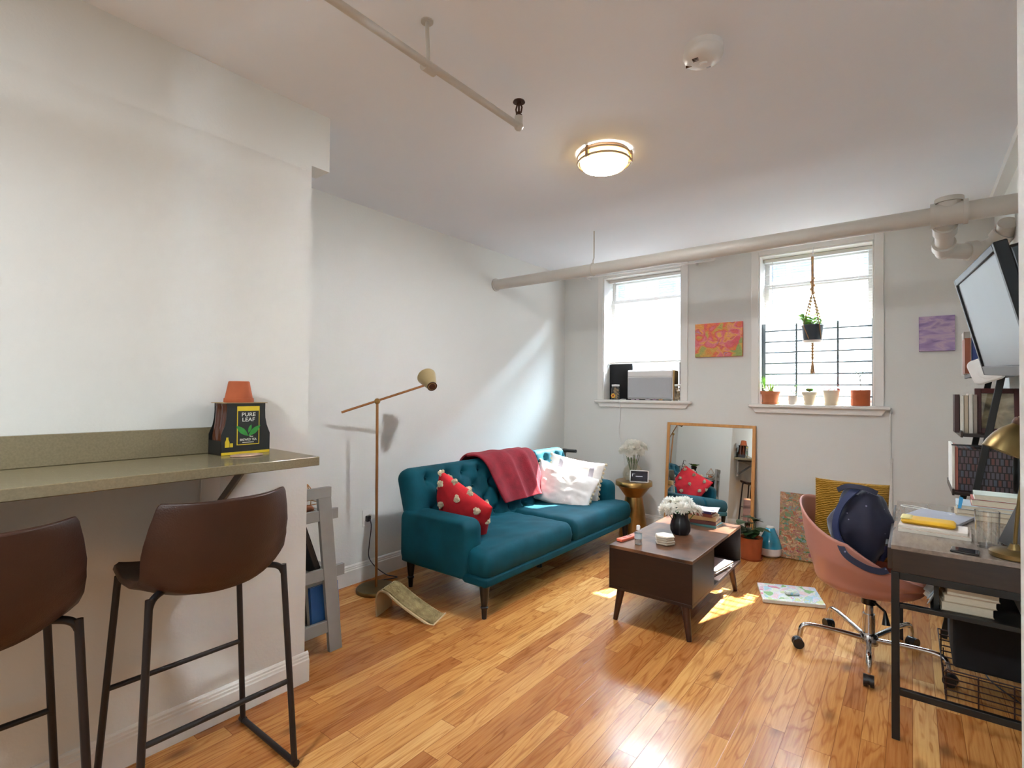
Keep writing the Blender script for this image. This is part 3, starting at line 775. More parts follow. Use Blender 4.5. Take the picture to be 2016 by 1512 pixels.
def leafround(m, p, d, L, w, curl=.25):
    """broad oval leaf"""
    p = V(p); d = V(d).normalized(); s_ = d.cross(V((0,0,1)))
    if s_.length < .01: s_ = V((1,0,0))
    s_.normalize(); n_ = s_.cross(d); rows = []
    for i in range(7):
        f = i/6; ww = w*math.sin(PI*(f*.94+.03))**.8; q = p+d*L*f - n_*curl*L*f*f
        rows.append([m.v(q-s_*ww+n_*ww*.25), m.v(q), m.v(q+s_*ww+n_*ww*.25)])
    for a, b in zip(rows, rows[1:]):
        for k in (0, 1): m.f([a[k], a[k+1], b[k+1], b[k]])
rd = random.Random(3); m = MB(o)
for k in range(16):
    a = rd.uniform(0, 2*PI); q0 = V((hx+.03*math.cos(a), hy+.03*math.sin(a), 1.885)); q1 = q0+V((.055*math.cos(a), .035*math.sin(a), .06+.05*rd.random()))
    m.tube([q0, q0.lerp(q1, .5)+V((0,0,.01)), q1], .002, 5)
    for j in range(7):
        f = .25+j*.12; p = q0.lerp(q1, f); b = rd.uniform(0, 2*PI)
        leafround(m, p, (math.cos(b), math.sin(b)*.6, .5), .042, .015)
obj('foliage', m, M['leaf_light'], t, flat=False)

def pot_plant(name, label, x, y, z, r0, r1, h, pm, kind, saucer=True, seed=0, group='plants on the window sill', rim=True):
    t = thing(name, label, 'plant', (x, y, z), 0, group); o = t.location; c = (x, y, 0)
    zs = z+(.012 if saucer else 0)
    if saucer: obj('saucer', MB(o).lathe([(0, z), (r0*1.08, z), (r0*1.2, z+.018), (r0*1.12, z+.018), (r0*1.02, z+.008), (0, z+.008)], c, 24), M[pm], t)
    pr = [(0, zs), (r0, zs), (r0+(r1-r0)*.72, zs+h*.74), ]
    pr += ([(r1*1.03, zs+h*.75), (r1*1.06, zs+h)] if rim else [(r1, zs+h)])
    pr += [(r1*.9, zs+h), (r1*.86, zs+h*.86), (0, zs+h*.86)]
    obj('pot', MB(o).lathe(pr, c, 28), M[pm], t)
    obj('soil', MB(o).lathe([(r1*.85, zs+h*.865), (0, zs+h*.9)], c, 20, caps=False), M['soil'], t)
    rd = random.Random(seed); m = MB(o); q = V((x, y, zs+h*.88))
    if kind == 'grass':
        for k in range(26):
            a = rd.uniform(0, 2*PI); blade(m, q+V((.02*math.cos(a), .02*math.sin(a), 0)), (math.cos(a)*.8, math.sin(a)*.5, rd.uniform(.6, 1.6)), rd.uniform(.08, .14), .0045, rd.uniform(.2, .7))
        for k in range(16):
            a = rd.uniform(0, 2*PI); blade(m, q+V((-.05, .02, .03)), (math.cos(a)*.35-.25, math.sin(a)*.2, 1.4), rd.uniform(.12, .2), .004, .35)
        mt = M['leaf_light']
    elif kind == 'sprout':
        for k in range(5):
            a = rd.uniform(0, 2*PI); e = q+V((.03*math.cos(a), .01*math.sin(a), rd.uniform(.04, .1))); m.tube([q, e], .0016, 5)
            for j in range(4): leafround(m, q.lerp(e, .4+.2*j), (math.cos(a+j*2), math.sin(a+j*2)*.5, .4), .024, .009)
        mt = M['leaf']
    elif kind == 'rosette':
        for k in range(24):
            a = k*2.4; el = .15+k*.03; leafround(m, q+V((0,0,.012)), (math.cos(a), math.sin(a), el*1.4), .052-.0008*k, .016, -.1)
        mt = M['leaf']
    elif kind == 'red':
        for k in range(7):
            a = k*.9; e = q+V((.035*math.cos(a), .02*math.sin(a), .02+.02*rd.random())); m.tube([q, e], .002, 5); leafround(m, e, (math.cos(a), math.sin(a)*.6, .1), .045, .02, .5)
        mt = M['leaf_red']
    elif kind == 'tree':
        m.tube([q, q+V((.002, 0, .06)), q+V((-.004, 0, .13))], .003, 6)
        obj('stem', m, M['twig'], t); m = MB(o)
        for k in range(12):
            a = rd.uniform(0, 2*PI); p0 = q+V((0, 0, rd.uniform(.07, .13))); e = p0+V((.085*math.cos(a)*rd.uniform(.4, 1), .04*math.sin(a), rd.uniform(.01, .1)))
            m.tube([p0, e], .0011, 4)
            for j in range(8): leafround(m, p0.lerp(e, .3+.1*j), (math.cos(a+j*2.1), math.sin(a+j*2.1)*.6, rd.uniform(-.2, .5)), .017, .005)
        mt = M['leaf_dark']
    elif kind == 'bush':
        for k in range(20):
            a = rd.uniform(0, 2*PI); rr_ = rd.uniform(.01, .03); e = q+V((rd.uniform(.03, .105)*math.cos(a), rd.uniform(.03, .1)*math.sin(a), rd.uniform(.05, .17))); m.tube([q+V((rr_*math.cos(a), rr_*math.sin(a), 0)), e], .0022, 5)
            leafround(m, e-V((.02*math.cos(a), .02*math.sin(a), 0)), (math.cos(a), math.sin(a), .15), .085, .044, .25)
        mt = M['leaf_dark']
    obj('foliage', m, mt, t)
    return t
sy = YB-.005
pot_plant('potted_plant', 'spider plant in a terracotta pot with saucer, nearest the orange painting', -.962, sy, 1.247, .058, .074, .1, 'terracotta2', 'grass', True, 1)
pot_plant('potted_plant', 'tiny sprig in the smallest white cup of the sill plants', -.79, sy, 1.247, .034, .036, .075, 'white_pot', 'sprout', False, 2, rim=False)
pot_plant('potted_plant', 'green rosette succulent in a small cream pot on a saucer', -.668, sy, 1.247, .036, .054, .095, 'cream_pot', 'rosette', True, 3)
pot_plant('potted_plant', 'plant with red leaves in a tall cream pot on the sill', -.512, sy, 1.247, .046, .06, .11, 'cream_pot', 'red', True, 4, rim=False)
pot_plant('potted_plant', 'little bare tree in a straight reddish pot at the sill end nearest the purple painting', -.318, sy, 1.247, .063, .066, .125, 'terracotta', 'tree', False, 5, rim=False)

# ------------------------------------------------------------------ pictures
def canvas(name, label, c, U, W, a, b, th, m_, edge):
    c, U, W = V(c), V(U).normalized(), V(W).normalized(); N = U.cross(W).normalized()
    t = thing(name, label, 'painting', c - W*b)
    o = t.location
    obj('stretched_canvas', MB(o).obox(c, U*a, W*b, N*th/2), edge, t, bevel=.002)
    obj('painted_face', MB(o).obox(c+N*(th/2+.0006), U*(a-.001), W*(b-.001), N*.0006), m_, t, flat=True)
    return t
canvas('painting', 'small orange and pink abstract canvas hung between the two windows', (-1.392, YB-.0145, 1.826), (1, 0, 0), (0, 0, 1), .209, .155, .026, M['art_orange'], coverm('#c8604a', .7))
canvas('painting', 'small purple abstract canvas hung beside the shelf', (.146, YB-.012, 1.787), (1, 0, 0), (0, 0, 1), .102, .128, .022, M['art_purple'], coverm('#8a74a2', .7))
canvas('painting', 'brown and green abstract painting leaning on the wall behind the pink chair', (-.70, 4.735, .265), (1, 0, 0), (0, .17, 1), .165, .262, .018, M['art_brown'], coverm('#6b5a48', .7))
ang = math.radians(24)
canvas('painting', 'pastel abstract canvas lying flat on the floor beside the coffee table', (-.638, 3.823, .012), (math.cos(ang), math.sin(ang), 0), (-math.sin(ang)*.75, math.cos(ang), 0), .18, .155, .02, M['art_floor'], M['paper'])
t = obj('eyeglass_case', MB((-.62, 3.80, .0245), .5).rpanel((-.62, 3.80, .033), (.88, .48, 0), (-.48, .88, 0), (0, 0, 1), .045, .02, .015, .011, .012, 10, 8), M['art_floor'])
tag(t, 'small patterned case lying on the pastel canvas on the floor', 'case')

# mirror leaning on the wall
t = thing('floor_mirror', 'oak framed mirror leaning on the window wall behind the coffee table', 'mirror', (-1.465, 4.77, 0))
o = t.location
lean = math.atan2(.105, 1.06); Wv = V((0, math.sin(lean), math.cos(lean))); Nv = V((0, -math.cos(lean), math.sin(lean)))
b0 = V((-1.466, 4.755, 0)); hw, H = .3945, 1.06; fwid, dp = .026, .03
m = MB(o)
for sx in (-1, 1): m.obox(b0+V((sx*(hw-fwid/2), 0, 0))+Wv*H/2, V((fwid/2, 0, 0)), Wv*H/2, Nv*dp/2)
for z in (fwid/2, H-fwid/2): m.obox(b0+Wv*z, V((hw-fwid, 0, 0)), Wv*fwid/2, Nv*dp/2)
obj('frame', m, M['oak_frame'], t, bevel=.002)
obj('mirror_glass', MB(o).obox(b0+Wv*H/2+Nv*.004, V((hw-fwid, 0, 0)), Wv*(H/2-fwid), Nv*.002), mat('mirror_silver', '#eef0ee', .0, 1), t, flat=True)
# ------------------------------------------------------------------ text helper
def text_mesh(body, size, extr=.0003, sx=1.0, spacing=1.0):
    cu = bpy.data.curves.new('lettering', 'FONT'); cu.body = body; cu.size = size; cu.extrude = extr; cu.align_x = 'CENTER'; cu.resolution_u = 3; cu.space_character = spacing
    ob = bpy.data.objects.new('lettering', cu); COL.objects.link(ob)
    dg = bpy.context.evaluated_depsgraph_get(); me = bpy.data.meshes.new_from_object(ob.evaluated_get(dg))
    bpy.data.objects.remove(ob); bpy.data.curves.remove(cu)
    for v in me.vertices: v.co.x *= sx
    return me
def text_obj(name, body, size, mat_, parent, o, U, W, sx=1.0, spacing=1.0):
    me = text_mesh(body, size, sx=sx, spacing=spacing); me.materials.append(mat_)
    U, W = V(U).normalized(), V(W).normalized(); N = U.cross(W)
    ob = bpy.data.objects.new(name, me); COL.objects.link(ob)
    ob.parent = parent
    Mx = Matrix(((U.x, W.x, N.x, o[0]), (U.y, W.y, N.y, o[1]), (U.z, W.z, N.z, o[2]), (0,0,0,1)))
    R = Matrix.Rotation(-parent.rotation_euler.z, 4, 'Z') @ Matrix.Translation(-parent.location)
    ob.matrix_local = R @ Mx
    return ob

# ------------------------------------------------------------------ bar counter
t = thing('bar_counter', 'long grey stone counter bracketed to the wall above the two stools', 'counter', (XB, .2, 1.045))
o = t.location
obj('countertop', MB(o).prism([(-1.2, XB+.001), (1.118, XB+.001), (1.10, -1.775), (-1.2, -1.765)], (0, 0, 1.046), (0,1,0), (1,0,0), (0,0,.034)), M['counter'], t, bevel=.003)
obj('backsplash', MB(o).box((XB+.001, -1.2, 1.0802), (XB+.02, .93, 1.182)), M['counter'], t, bevel=.002)
M['grey_steel'] = mat('grey_steel_bracket', '#77797a', .45, .3, var=.05)
for yb in (.885, -.05, -.9):
    m = MB(o); m.box((XB+.001, yb-.035, .80), (XB+.006, yb+.035, 1.045)); b_ = obj('bracket', m, M['trim'], t, bevel=.002)
    m = MB(o); m.bar((XB+.014, yb, .836), (XB+.27, yb, 1.035), .028, .012, (0,1,0)); m.box((XB+.002, yb-.014, 1.034), (XB+.33, yb+.014, 1.046))
    obj('brace', m, M['grey_steel'], b_, bevel=.002)

# tea bottle carrier
tx0, tx1, ty0, ty1, tz = -2.165, -2.055, .862, 1.048, 1.08
t = thing('tea_carton', 'black and yellow carton of tea bottles standing on the grey counter', 'carton', ((tx0+tx1)/2, (ty0+ty1)/2, tz))
o = t.location
ym = (ty0+ty1)/2; hw_ = (ty1-ty0)/2
def outl(): # half outline of the hour-glass front panel (half width, height)
    return [(1, 0), (1, .078), (.94, .092), (.86, .112), (.80, .14), (.785, .17), (.79, .198)]
poly = [(-w*hw_, h) for w, h in outl()][::-1] + [(w*hw_, h) for w, h in outl()]
poly = [(-w*hw_, h) for w, h in outl()] ; poly = poly + [(w*hw_, h) for w, h in outl()][::-1]
for x, nm in ((tx1-.002, 'front_panel'), (tx0, 'back_panel')):
    obj(nm, MB(o).prism(poly, (x, ym, tz), (0,1,0), (0,0,1), (.002,0,0)), M['cardboard_black'], t, flat=True)
m = MB(o); m.box((tx0, ty0, tz), (tx1, ty0+.002, tz+.055)); m.box((tx0, ty1-.002, tz), (tx1, ty1, tz+.055)); m.box((tx0, ty0, tz), (tx1, ty1, tz+.002))
obj('tray', m, M['cardboard_black'], t, flat=True)
obj('lid_panel', MB(o).box((tx0-.006, ym-hw_*.9, tz+.198), (tx1+.004, ym+hw_*.86, tz+.2)), mat('kraft_card', '#a08a63', .8), t)
for k in range(3):
    for x in (tx0+.03, tx1-.03):
        y = ty0+.031+k*(ty1-ty0-.062)/2
        obj('bottle', MB(o).lathe([(0, tz+.003), (.027, tz+.003), (.028, tz+.07), (.026, tz+.085), (.021, tz+.115), (.018, tz+.15), (.017, tz+.185), (.018, tz+.187), (.018, tz+.197), (0, tz+.197)], (x, y, 0), 16), M['amber'], t)
xf = tx1+.0006
def plate(nm, y0, y1, z0, z1, mt, d=.0006):
    return obj(nm, MB(o).box((xf-.0006, y0, z0), (xf+d, y1, z1)), mt, t, flat=True)
plate('yellow_band', ty0+.001, ty1-.001, tz+.001, tz+.011, M['print_yellow'])
ly0, ly1 = ym-.036, ym+.05
plate('label_frame', ly0, ly1, tz+.036, tz+.186, M['print_yellow'])
plate('label_panel', ly0+.003, ly1-.003, tz+.039, tz+.168, M['cardboard_black'], .0010)
lc = (ly0+ly1)/2
for body, z, sz, sx in (('PURE', .147, .021, 1.12), ('LEAF', .127, .021, 1.12), ('BREWED TEA', .052, .0125, .86), ('Raw', .0655, .008, 1)):
    text_obj('lettering', body, sz, M['print_white'], t, (xf+.0014, lc+(.012 if body == 'Raw' else 0), tz+z), (0,1,0), (0,0,1), sx)
plate('small_print', lc-.022, lc+.022, tz+.0445, tz+.0465, M['print_white'], .0012)
m = MB(o)
def leafshape(c, a, L, w):
    n_ = 8; d = V((0, math.cos(a), math.sin(a))); s_ = V((0, -math.sin(a), math.cos(a))); c = V(c)
    pts = [c+d*L*i/n_+s_*w*math.sin(PI*i/n_) for i in range(n_+1)] + [c+d*L*i/n_-s_*w*math.sin(PI*i/n_) for i in range(n_-1, 0, -1)]
    vs = [m.v(p) for p in pts]; m.f(vs)
leafshape((xf+.0016, lc, tz+.07), .72, .062, .0105); leafshape((xf+.0016, lc, tz+.07), PI-.72, .062, .0105); leafshape((xf+.0018, lc, tz+.082), 1.25, .034, .006)
obj('leaf_print', m, M['print_green'], t, flat=True)
m = MB(o); by = ty0+.022
m.prism([(-.008,0),(.008,0),(.008,.02),(.004,.03),(.004,.038),(-.004,.038),(-.004,.03),(-.008,.02)], (xf, by, tz+.03), (0,1,0), (0,0,1), (.0008,0,0))
m.box((xf, by+.01, tz+.03), (xf+.0008, by+.021, tz+.045))
obj('bottle_print', m, M['print_yellow'], t, flat=True)
t = thing('flower_pot', 'small empty terracotta pot turned upside down on the tea carton', 'flower pot', ((tx0+tx1)/2, ym, tz+.2))
c = ((tx0+tx1)/2, ym-.006, 0); z = tz+.2; o = t.location
obj('pot_body', MB(o).lathe([(.05, z+.016), (.0375, z+.082), (.034, z+.084), (.008, z+.084), (.008, z+.08), (.034, z+.08), (.046, z+.018)], c, 32, caps=False), M['terracotta'], t)
obj('rim', MB(o).lathe([(.0525, z), (.054, z+.003), (.053, z+.017), (.0495, z+.018), (.047, z+.017), (.049, z)], c, 32, caps=False), M['terracotta'], t)
t = obj('agate_coaster', MB((-1.995, .93, 1.08)).lathe([(0, 1.0805), (.05, 1.0805), (.052, 1.083), (.05, 1.0855), (0, 1.0855)], (-1.995, .93, 0), 28, scale=(.75, 1.15)), mat('pink_agate', '#b3937f', .3, var=.35, vs=40))
tag(t, 'flat pinkish stone coaster on the grey counter in front of the tea carton', 'coaster')

# ------------------------------------------------------------------ bar stools
def stool(x, y, label):
    t = thing('bar_stool', label, 'stool', (x, y, 0), 0, 'brown bar stools at the counter'); o = t.location
    def seat(u, v):
        s_ = 2*u-1
        P = [(-.205,.712,.185), (-.19,.708,.2), (-.10,.694,.208), (.03,.684,.212), (.13,.686,.214), (.185,.70,.216), (.215,.745,.218), (.232,.82,.215), (.245,.90,.205), (.257,.975,.192), (.259,.99,.183)]
        f = v*(len(P)-1); i = min(int(f), len(P)-2); a = f-i
        px, pz, w_ = (P[i][k]*(1-a)+P[i+1][k]*a for k in range(3))
        e = abs(s_)**2.4; bend = max(0, min(1, (v-.22)/.4))
        px -= .085*e*bend; pz += (.022*(1-bend) + .10*bend*max(0, 1-(v-.5)/.4 if v > .5 else 1))*e
        if v > .85: pz -= .018*(1-abs(s_))*0 + .0
        return V((x+px, y+s_*w_, pz))
    m = MB(o); m.grid(seat, 19, 31)
    so_ = obj('seat_shell', m, M['leather'], t, solid=.022, sharp=80)
    md = so_.modifiers.new('bevel', 'BEVEL'); md.width = .008; md.segments = 3; md.limit_method = 'ANGLE'; md.angle_limit = .9
    r = .0105
    fx, nx, fy = -.19, .20, .236
    for sy in (-1, 1):
        pn = smoothpath([(x+.09, y+sy*.115, .712), (x+.13, y+sy*.165, .713), (x+.152, y+sy*.192, .705), (x+.161, y+sy*.204, .684), (x+.164, y+sy*.2065, .655), (x+nx, y+sy*fy, .011)], 8)
        obj('leg', MB(o).tube(pn, r, 12), M['stool_leg'], t)
        pf = smoothpath([(x-.09, y+sy*.115, .703), (x-.13, y+sy*.165, .704), (x-.153, y+sy*.187, .698), (x-.161, y+sy*.195, .678), (x-.1635, y+sy*.1975, .65), (x+fx, y+sy*fy, .011)], 8)
        obj('leg', MB(o).tube(pf, r, 12), M['stool_leg'], t)
        m = MB(o); m.tube([(x+fx, y+sy*fy, .0115), (x+nx, y+sy*fy, .0115)], r, 12)
        g = obj('floor_rail', m, M['stool_leg'], t)
        obj('foot_cap', MB(o).tube([(x+nx-.012, y+sy*fy, .0125), (x+nx+.012, y+sy*fy, .0125)], .0125, 12), M['black_plastic'], g)
        obj('foot_cap', MB(o).tube([(x+fx-.012, y+sy*fy, .0125), (x+fx+.012, y+sy*fy, .0125)], .0125, 12), M['black_plastic'], g)
    z1, z2 = .30, .335
    k1 = x+.158+(nx-.158)*(.655-z1)/.644; w1 = .205+(fy-.205)*(.655-z1)/.644
    k2 = x-.162+(fx+.162)*(.66-z2)/.649; w2 = .196+(fy-.196)*(.66-z2)/.649
    obj('stretcher', MB(o).tube([(k1, y-w1, z1), (k1, y+w1, z1)], .009, 10), M['stool_leg'], t)
    obj('footrest', MB(o).tube([(k2, y-w2, z2), (k2, y+w2, z2)], .009, 10), M['stool_leg'], t)
    return t
stool(-1.93, .755, 'brown leather bar stool under the tea carton end of the counter')
stool(-1.93, .185, 'brown leather bar stool farther along the counter from the tea carton')

# ------------------------------------------------------------------ ladder shelf in the alcove
def bkobj(name, label, c, U, W, L, Wd, Th, col, group=None, cat='book', pages=True, soft=False, spine=-1):
    """closed book: length L along U, width Wd along W, thickness Th along UxW; c = centre; the spine is on the spine*W side"""
    c, U, W = V(c), V(U).normalized(), V(W).normalized(); N = U.cross(W).normalized()
    zmin = min((c+U*L/2*a+W*Wd/2*b+N*Th/2*d).z for a in (-1,1) for b in (-1,1) for d in (-1,1))
    t = thing(name, label, cat, (c.x, c.y, zmin), 0, group); o = t.location
    ct = min(.0025, Th*.12); m = MB(o)
    for s_ in (-1, 1): m.obox(c+N*s_*(Th/2-ct/2), U*L/2, W*Wd/2, N*ct/2)
    m.obox(c+W*spine*(Wd/2-ct/2), U*L/2, W*ct/2, N*Th/2)
    obj('cover', m, coverm(col), t, bevel=.0008, seg=1)
    obj('page_block', MB(o).obox(c-W*spine*.001, U*(L/2-.003), W*(Wd/2-.003), N*(Th/2-ct)), M['pages'], t, flat=True)
    return t
t = thing('ladder_shelf', 'grey painted ladder shelf half hidden behind the counter wall corner', 'shelf', (-2.66, 1.45, 0)); o = t.location
xl, xr = -2.98, -2.335
for x in (xl, xr-.022):
    m = MB(o); m.prism([(1.52, 0), (1.592, 0), (1.512, .82), (1.44, .82)], (x, 0, 0), (0,1,0), (0,0,1), (.022,0,0)); obj('rail', m, M['grey_paint'], t, bevel=.002)
    m = MB(o); m.box((x+.003, 1.318, 0.0), (x+.02, 1.345, .8)); obj('rear_post', m, M['grey_paint'], t, bevel=.002)
    m = MB(o); m.box((x-.001, 1.318, .79), (x+.024, 1.515, .842)); obj('top_bar', m, M['grey_paint'], t, bevel=.002)
for z0, z1, ye in ((.105, .165, 1.53), (.375, .432, 1.602), (.675, .728, 1.56)):
    for xa_ in (xr-.026, xl+.004): obj('side_bar', MB(o).box((xa_, 1.318, z0), (xa_+.022, ye, z1)), M['grey_paint'], t, bevel=.002)
    m = MB(o); n = 5; w_ = (ye-1.34)/n
    for k in range(n): m.box((xl+.02, 1.335+k*w_, z0+.012), (xr-.02, 1.335+(k+.82)*w_, z0+.026))
    obj('shelf_board', m, M['grey_paint'], t, bevel=.001)
zs = .131
ladder_books = [(-2.385, .02, '#2c63a8', .205, 'blue paperback at the outer end of the bottom ladder shelf row'), (-2.412, .018, '#d9d2c2', .215, 'cream book just behind the blue paperback on the ladder shelf'), (-2.438, .018, '#5d5a55', .235, 'grey book third in the bottom ladder shelf row'), (-2.464, .02, '#c9c6be', .25, 'pale grey book fourth in the bottom ladder shelf row'), (-2.492, .022, '#3f86b8', .262, 'tall light blue magazine fifth in the bottom ladder shelf row'), (-2.52, .02, '#b7b2a6', .25, 'sand coloured book at the inner end of the bottom ladder shelf row')]
lz = .24
for x, th, h, hh, lab in ladder_books:
    up = V((-.14, 0, 1)).normalized(); U = V((0, 1, 0))
    bkobj('book', lab, V((x, 1.522, zs))+up*hh/2+V((.004,0,.003)), up, U, hh*.92, .16, th, h, 'books on the ladder shelf')
t = thing('laptop', 'black closed laptop leaning on the middle ladder shelf', 'laptop', (-2.40, 1.43, .401)); o = t.location
up = V((0, -.36, 1)).normalized()
obj('case', MB(o).obox(V((-2.455, 1.475, .401))+up*.135, V((.085, 0, 0)), up*.135, V((0, .012, .004))), M['black_plastic'], t, bevel=.003)
obj('screen_lid', MB(o).obox(V((-2.455, 1.489, .405))+up*.135, V((.084, 0, 0)), up*.134, V((0, .003, .001))), M['black_metal'], t, bevel=.002)
# seen only in the mirror
t = thing('bicycle_planter', 'black metal bicycle planter with a small green plant on the ladder shelf', 'planter', (-2.75, 1.43, .701)); o = t.location
m = MB(o); zz = .701
for cx_, rr2 in ((-2.90, .07), (-2.70, .05)):
    m.tube([(cx_+rr2*math.cos(a), 1.45, zz+rr2+.003+rr2*math.sin(a)) for a in [i*2*PI/28 for i in range(28)]], .004, 6, closed=True)
    for k in range(6): m.tube([(cx_, 1.45, zz+rr2), (cx_+rr2*math.cos(k*PI/3), 1.45, zz+rr2+rr2*math.sin(k*PI/3))], .0015, 4)
m.tube([(-2.9, 1.45, zz+.07), (-2.865, 1.45, zz+.24), (-2.83, 1.45, zz+.225)], .0045, 6); m.tube([(-2.875, 1.45, zz+.19), (-2.78, 1.45, zz+.12), (-2.70, 1.45, zz+.05)], .0045, 6)
obj('bicycle_frame', m, M['black_metal'], t)
obj('basket', MB(o).lathe([(.03, zz+.09), (.045, zz+.15), (.047, zz+.155), (.04, zz+.15), (0, zz+.14)], (-2.70, 1.45, 0), 16), M['black_metal'], t)
m = MB(o)
for k in range(16):
    a = k*2.4; leafround(m, (-2.70+.02*math.cos(a), 1.45+.02*math.sin(a), zz+.15), (math.cos(a), math.sin(a), .9), .075, .022, .2)
obj('foliage', m, M['leaf'], t)
t = thing('terrarium', 'small pointed glass terrarium with metal edges on the ladder shelf', 'terrarium', (-2.44, 1.43, .701)); o = t.location
b4 = [V((-2.485, 1.40, .704)), V((-2.395, 1.40, .704)), V((-2.395, 1.49, .704)), V((-2.485, 1.49, .704))]; ap = V((-2.44, 1.445, .85)); m = MB(o)
mid = [p+V((0,0,.05))+(p-V((-2.44,1.445,.704)))*.15 for p in b4]
for k in range(4): m.tube([b4[k], b4[(k+1)%4]], .0025, 6); m.tube([b4[k], mid[k], ap], .0025, 6); m.tube([mid[k], mid[(k+1)%4]], .0025, 6)
obj('wire_edges', m, M['rose_brass'], t)
m = MB(o)
for k in range(4): m.f([m.v(b4[k]), m.v(b4[(k+1)%4]), m.v(mid[(k+1)%4]), m.v(mid[k])]); m.f([m.v(mid[k]), m.v(mid[(k+1)%4]), m.v(ap)])
obj('glass', m, M['clear'], t, flat=True)
m = MB(o); m.ball((-2.44, 1.445, .725), .034, 2, (1, 1, .55), .3, 3); obj('sand_fill', m, M['terracotta2'], t)

# ------------------------------------------------------------------ floor lamp, outlet, scratcher
t = thing('floor_lamp', 'slim brass floor lamp with tilted arm and cone shade beside the sofa', 'floor lamp', (-2.825, 2.18, 0)); o = t.location
bx, by = -2.825, 2.18
obj('base', MB(o).lathe([(.128, 0), (.13, .004), (.13, .02), (.126, .025), (0, .025)], (bx, by, 0), 48), M['antique'], t)
jn = V((-2.806, 2.154, 1.262))
obj('pole', MB(o).tube([(bx, by, .02), jn], .009, 14), M['rose_brass'], t)
A0 = V((-2.945, 1.976, 1.188)); A1 = V((-2.650, 2.43, 1.372))
jn2 = A0.lerp(A1, .425)
obj('arm', MB(o).tube([A0, A1], .0075, 12), M['rose_brass'], t)
obj('joint', MB(o).ball(jn, .02, 3), M['brass'], t)
nf = fw*.72 - rr*.40 + uu*.50; nf.normalize()
S0 = V((-2.575, 2.43, 1.365)); L = .13
pr = [(.0, 0), (.024, 0), (.030, .002), (.033, .004), (.066, L), (.0645, L), (.031, .008), (0, .008)]
sh = obj('shade', MB(o).lathe(pr, S0, 36, axis=nf, caps=False), M['shade_cream'], t)
obj('shade_cap', MB(o).lathe([(0, -.006), (.020, -.006), (.022, -.004), (.022, .001)], S0, 28, axis=nf).lathe([(.0285, -.004), (.034, -.004), (.034, .004), (.0285, .004)], S0, 28, axis=nf, caps=False), M['bronze'], sh)
obj('socket_knuckle', MB(o).tube([A1, A1.lerp(S0+nf*.03, .8)], .008, 10), M['bronze'], t)
obj('cord', MB(o).tube(smoothpath([(-3.012, 2.262, .425), (-2.995, 2.262, .38), (-2.992, 2.245, .26), (-3.01, 2.255, .17), (-2.99, 2.29, .10), (-2.95, 2.36, .03), (-2.90, 2.42, .006), (-2.93, 2.33, .006), (-2.955, 2.24, .006), (-2.93, 2.14, .006), (-2.86, 2.09, .008)], 6), .0035, 7), mat('brown_cord', '#2a2230', .6), t)
t = thing('wall_outlet', 'white wall outlet with a black plug between ladder shelf and sofa', 'outlet', (-3.045, 2.262, .37)); o = t.location
obj('face_plate', MB(o).box((XA, 2.225, .375), (XA+.006, 2.30, .49)), M['white_plastic'], t, bevel=.002)
obj('plug', MB(o).box((XA+.006, 2.246, .41), (XA+.032, 2.278, .45)), M['black_plastic'], t, bevel=.004)
obj('adapter', MB(o).box((XA+.006, 2.275, .432), (XA+.045, 2.30, .458)), M['white_plastic'], t, bevel=.004)

t = thing('scratching_ramp', 'curved cat scratching ramp covered in sisal on the floor before the sofa', 'cat scratcher', (-2.49, 2.0, 0), math.radians(21)); o = t.location
ca, sa = math.cos(math.radians(21)), math.sin(math.radians(21))
Ux, Wx = V((ca, sa, 0)), V((-sa, ca, 0)); p0 = V((-2.498, 1.928, 0))
prof = smoothpath([(0, 0, 0), (-.004, 0, .07), (-.004, 0, .115), (.018, 0, .152), (.06, 0, .152), (.11, 0, .122), (.2, 0, .068), (.335, 0, -.0+.004), (.372, 0, .006)], 6)
def strip(prof, y0, y1, off, th):
    m = MB(o, math.radians(21)); n = len(prof)
    def nrm(i):
        a = prof[min(i+1, n-1)]-prof[max(i-1, 0)]; return V((-a.z, 0, a.x)).normalized()
    rows = []
    for i, p in enumerate(prof):
        q0 = p+nrm(i)*off; q1 = p+nrm(i)*(off+th)
        rows.append([m.v(p0+Ux*q.x+Wx*y+V((0,0,max(q.z, 0)))) for q, y in ((q0, y0), (q1, y0), (q1, y1), (q0, y1))])
    for a, b in zip(rows, rows[1:]):
        for k in range(4): m.f([a[k], a[(k+1)%4], b[(k+1)%4], b[k]])
    m.f(rows[0]); m.f(rows[-1][::-1]); return m
M['birch'] = mat('pale_birch_ply', '#c9b38c', .55, var=.08, vs=10)
obj('bent_board', strip(prof, 0, .17, -.009, .009), M['birch'], t)
obj('sisal_pad', strip(prof[21:-2], .012, .158, .0005, .006), M['sisal'], t)

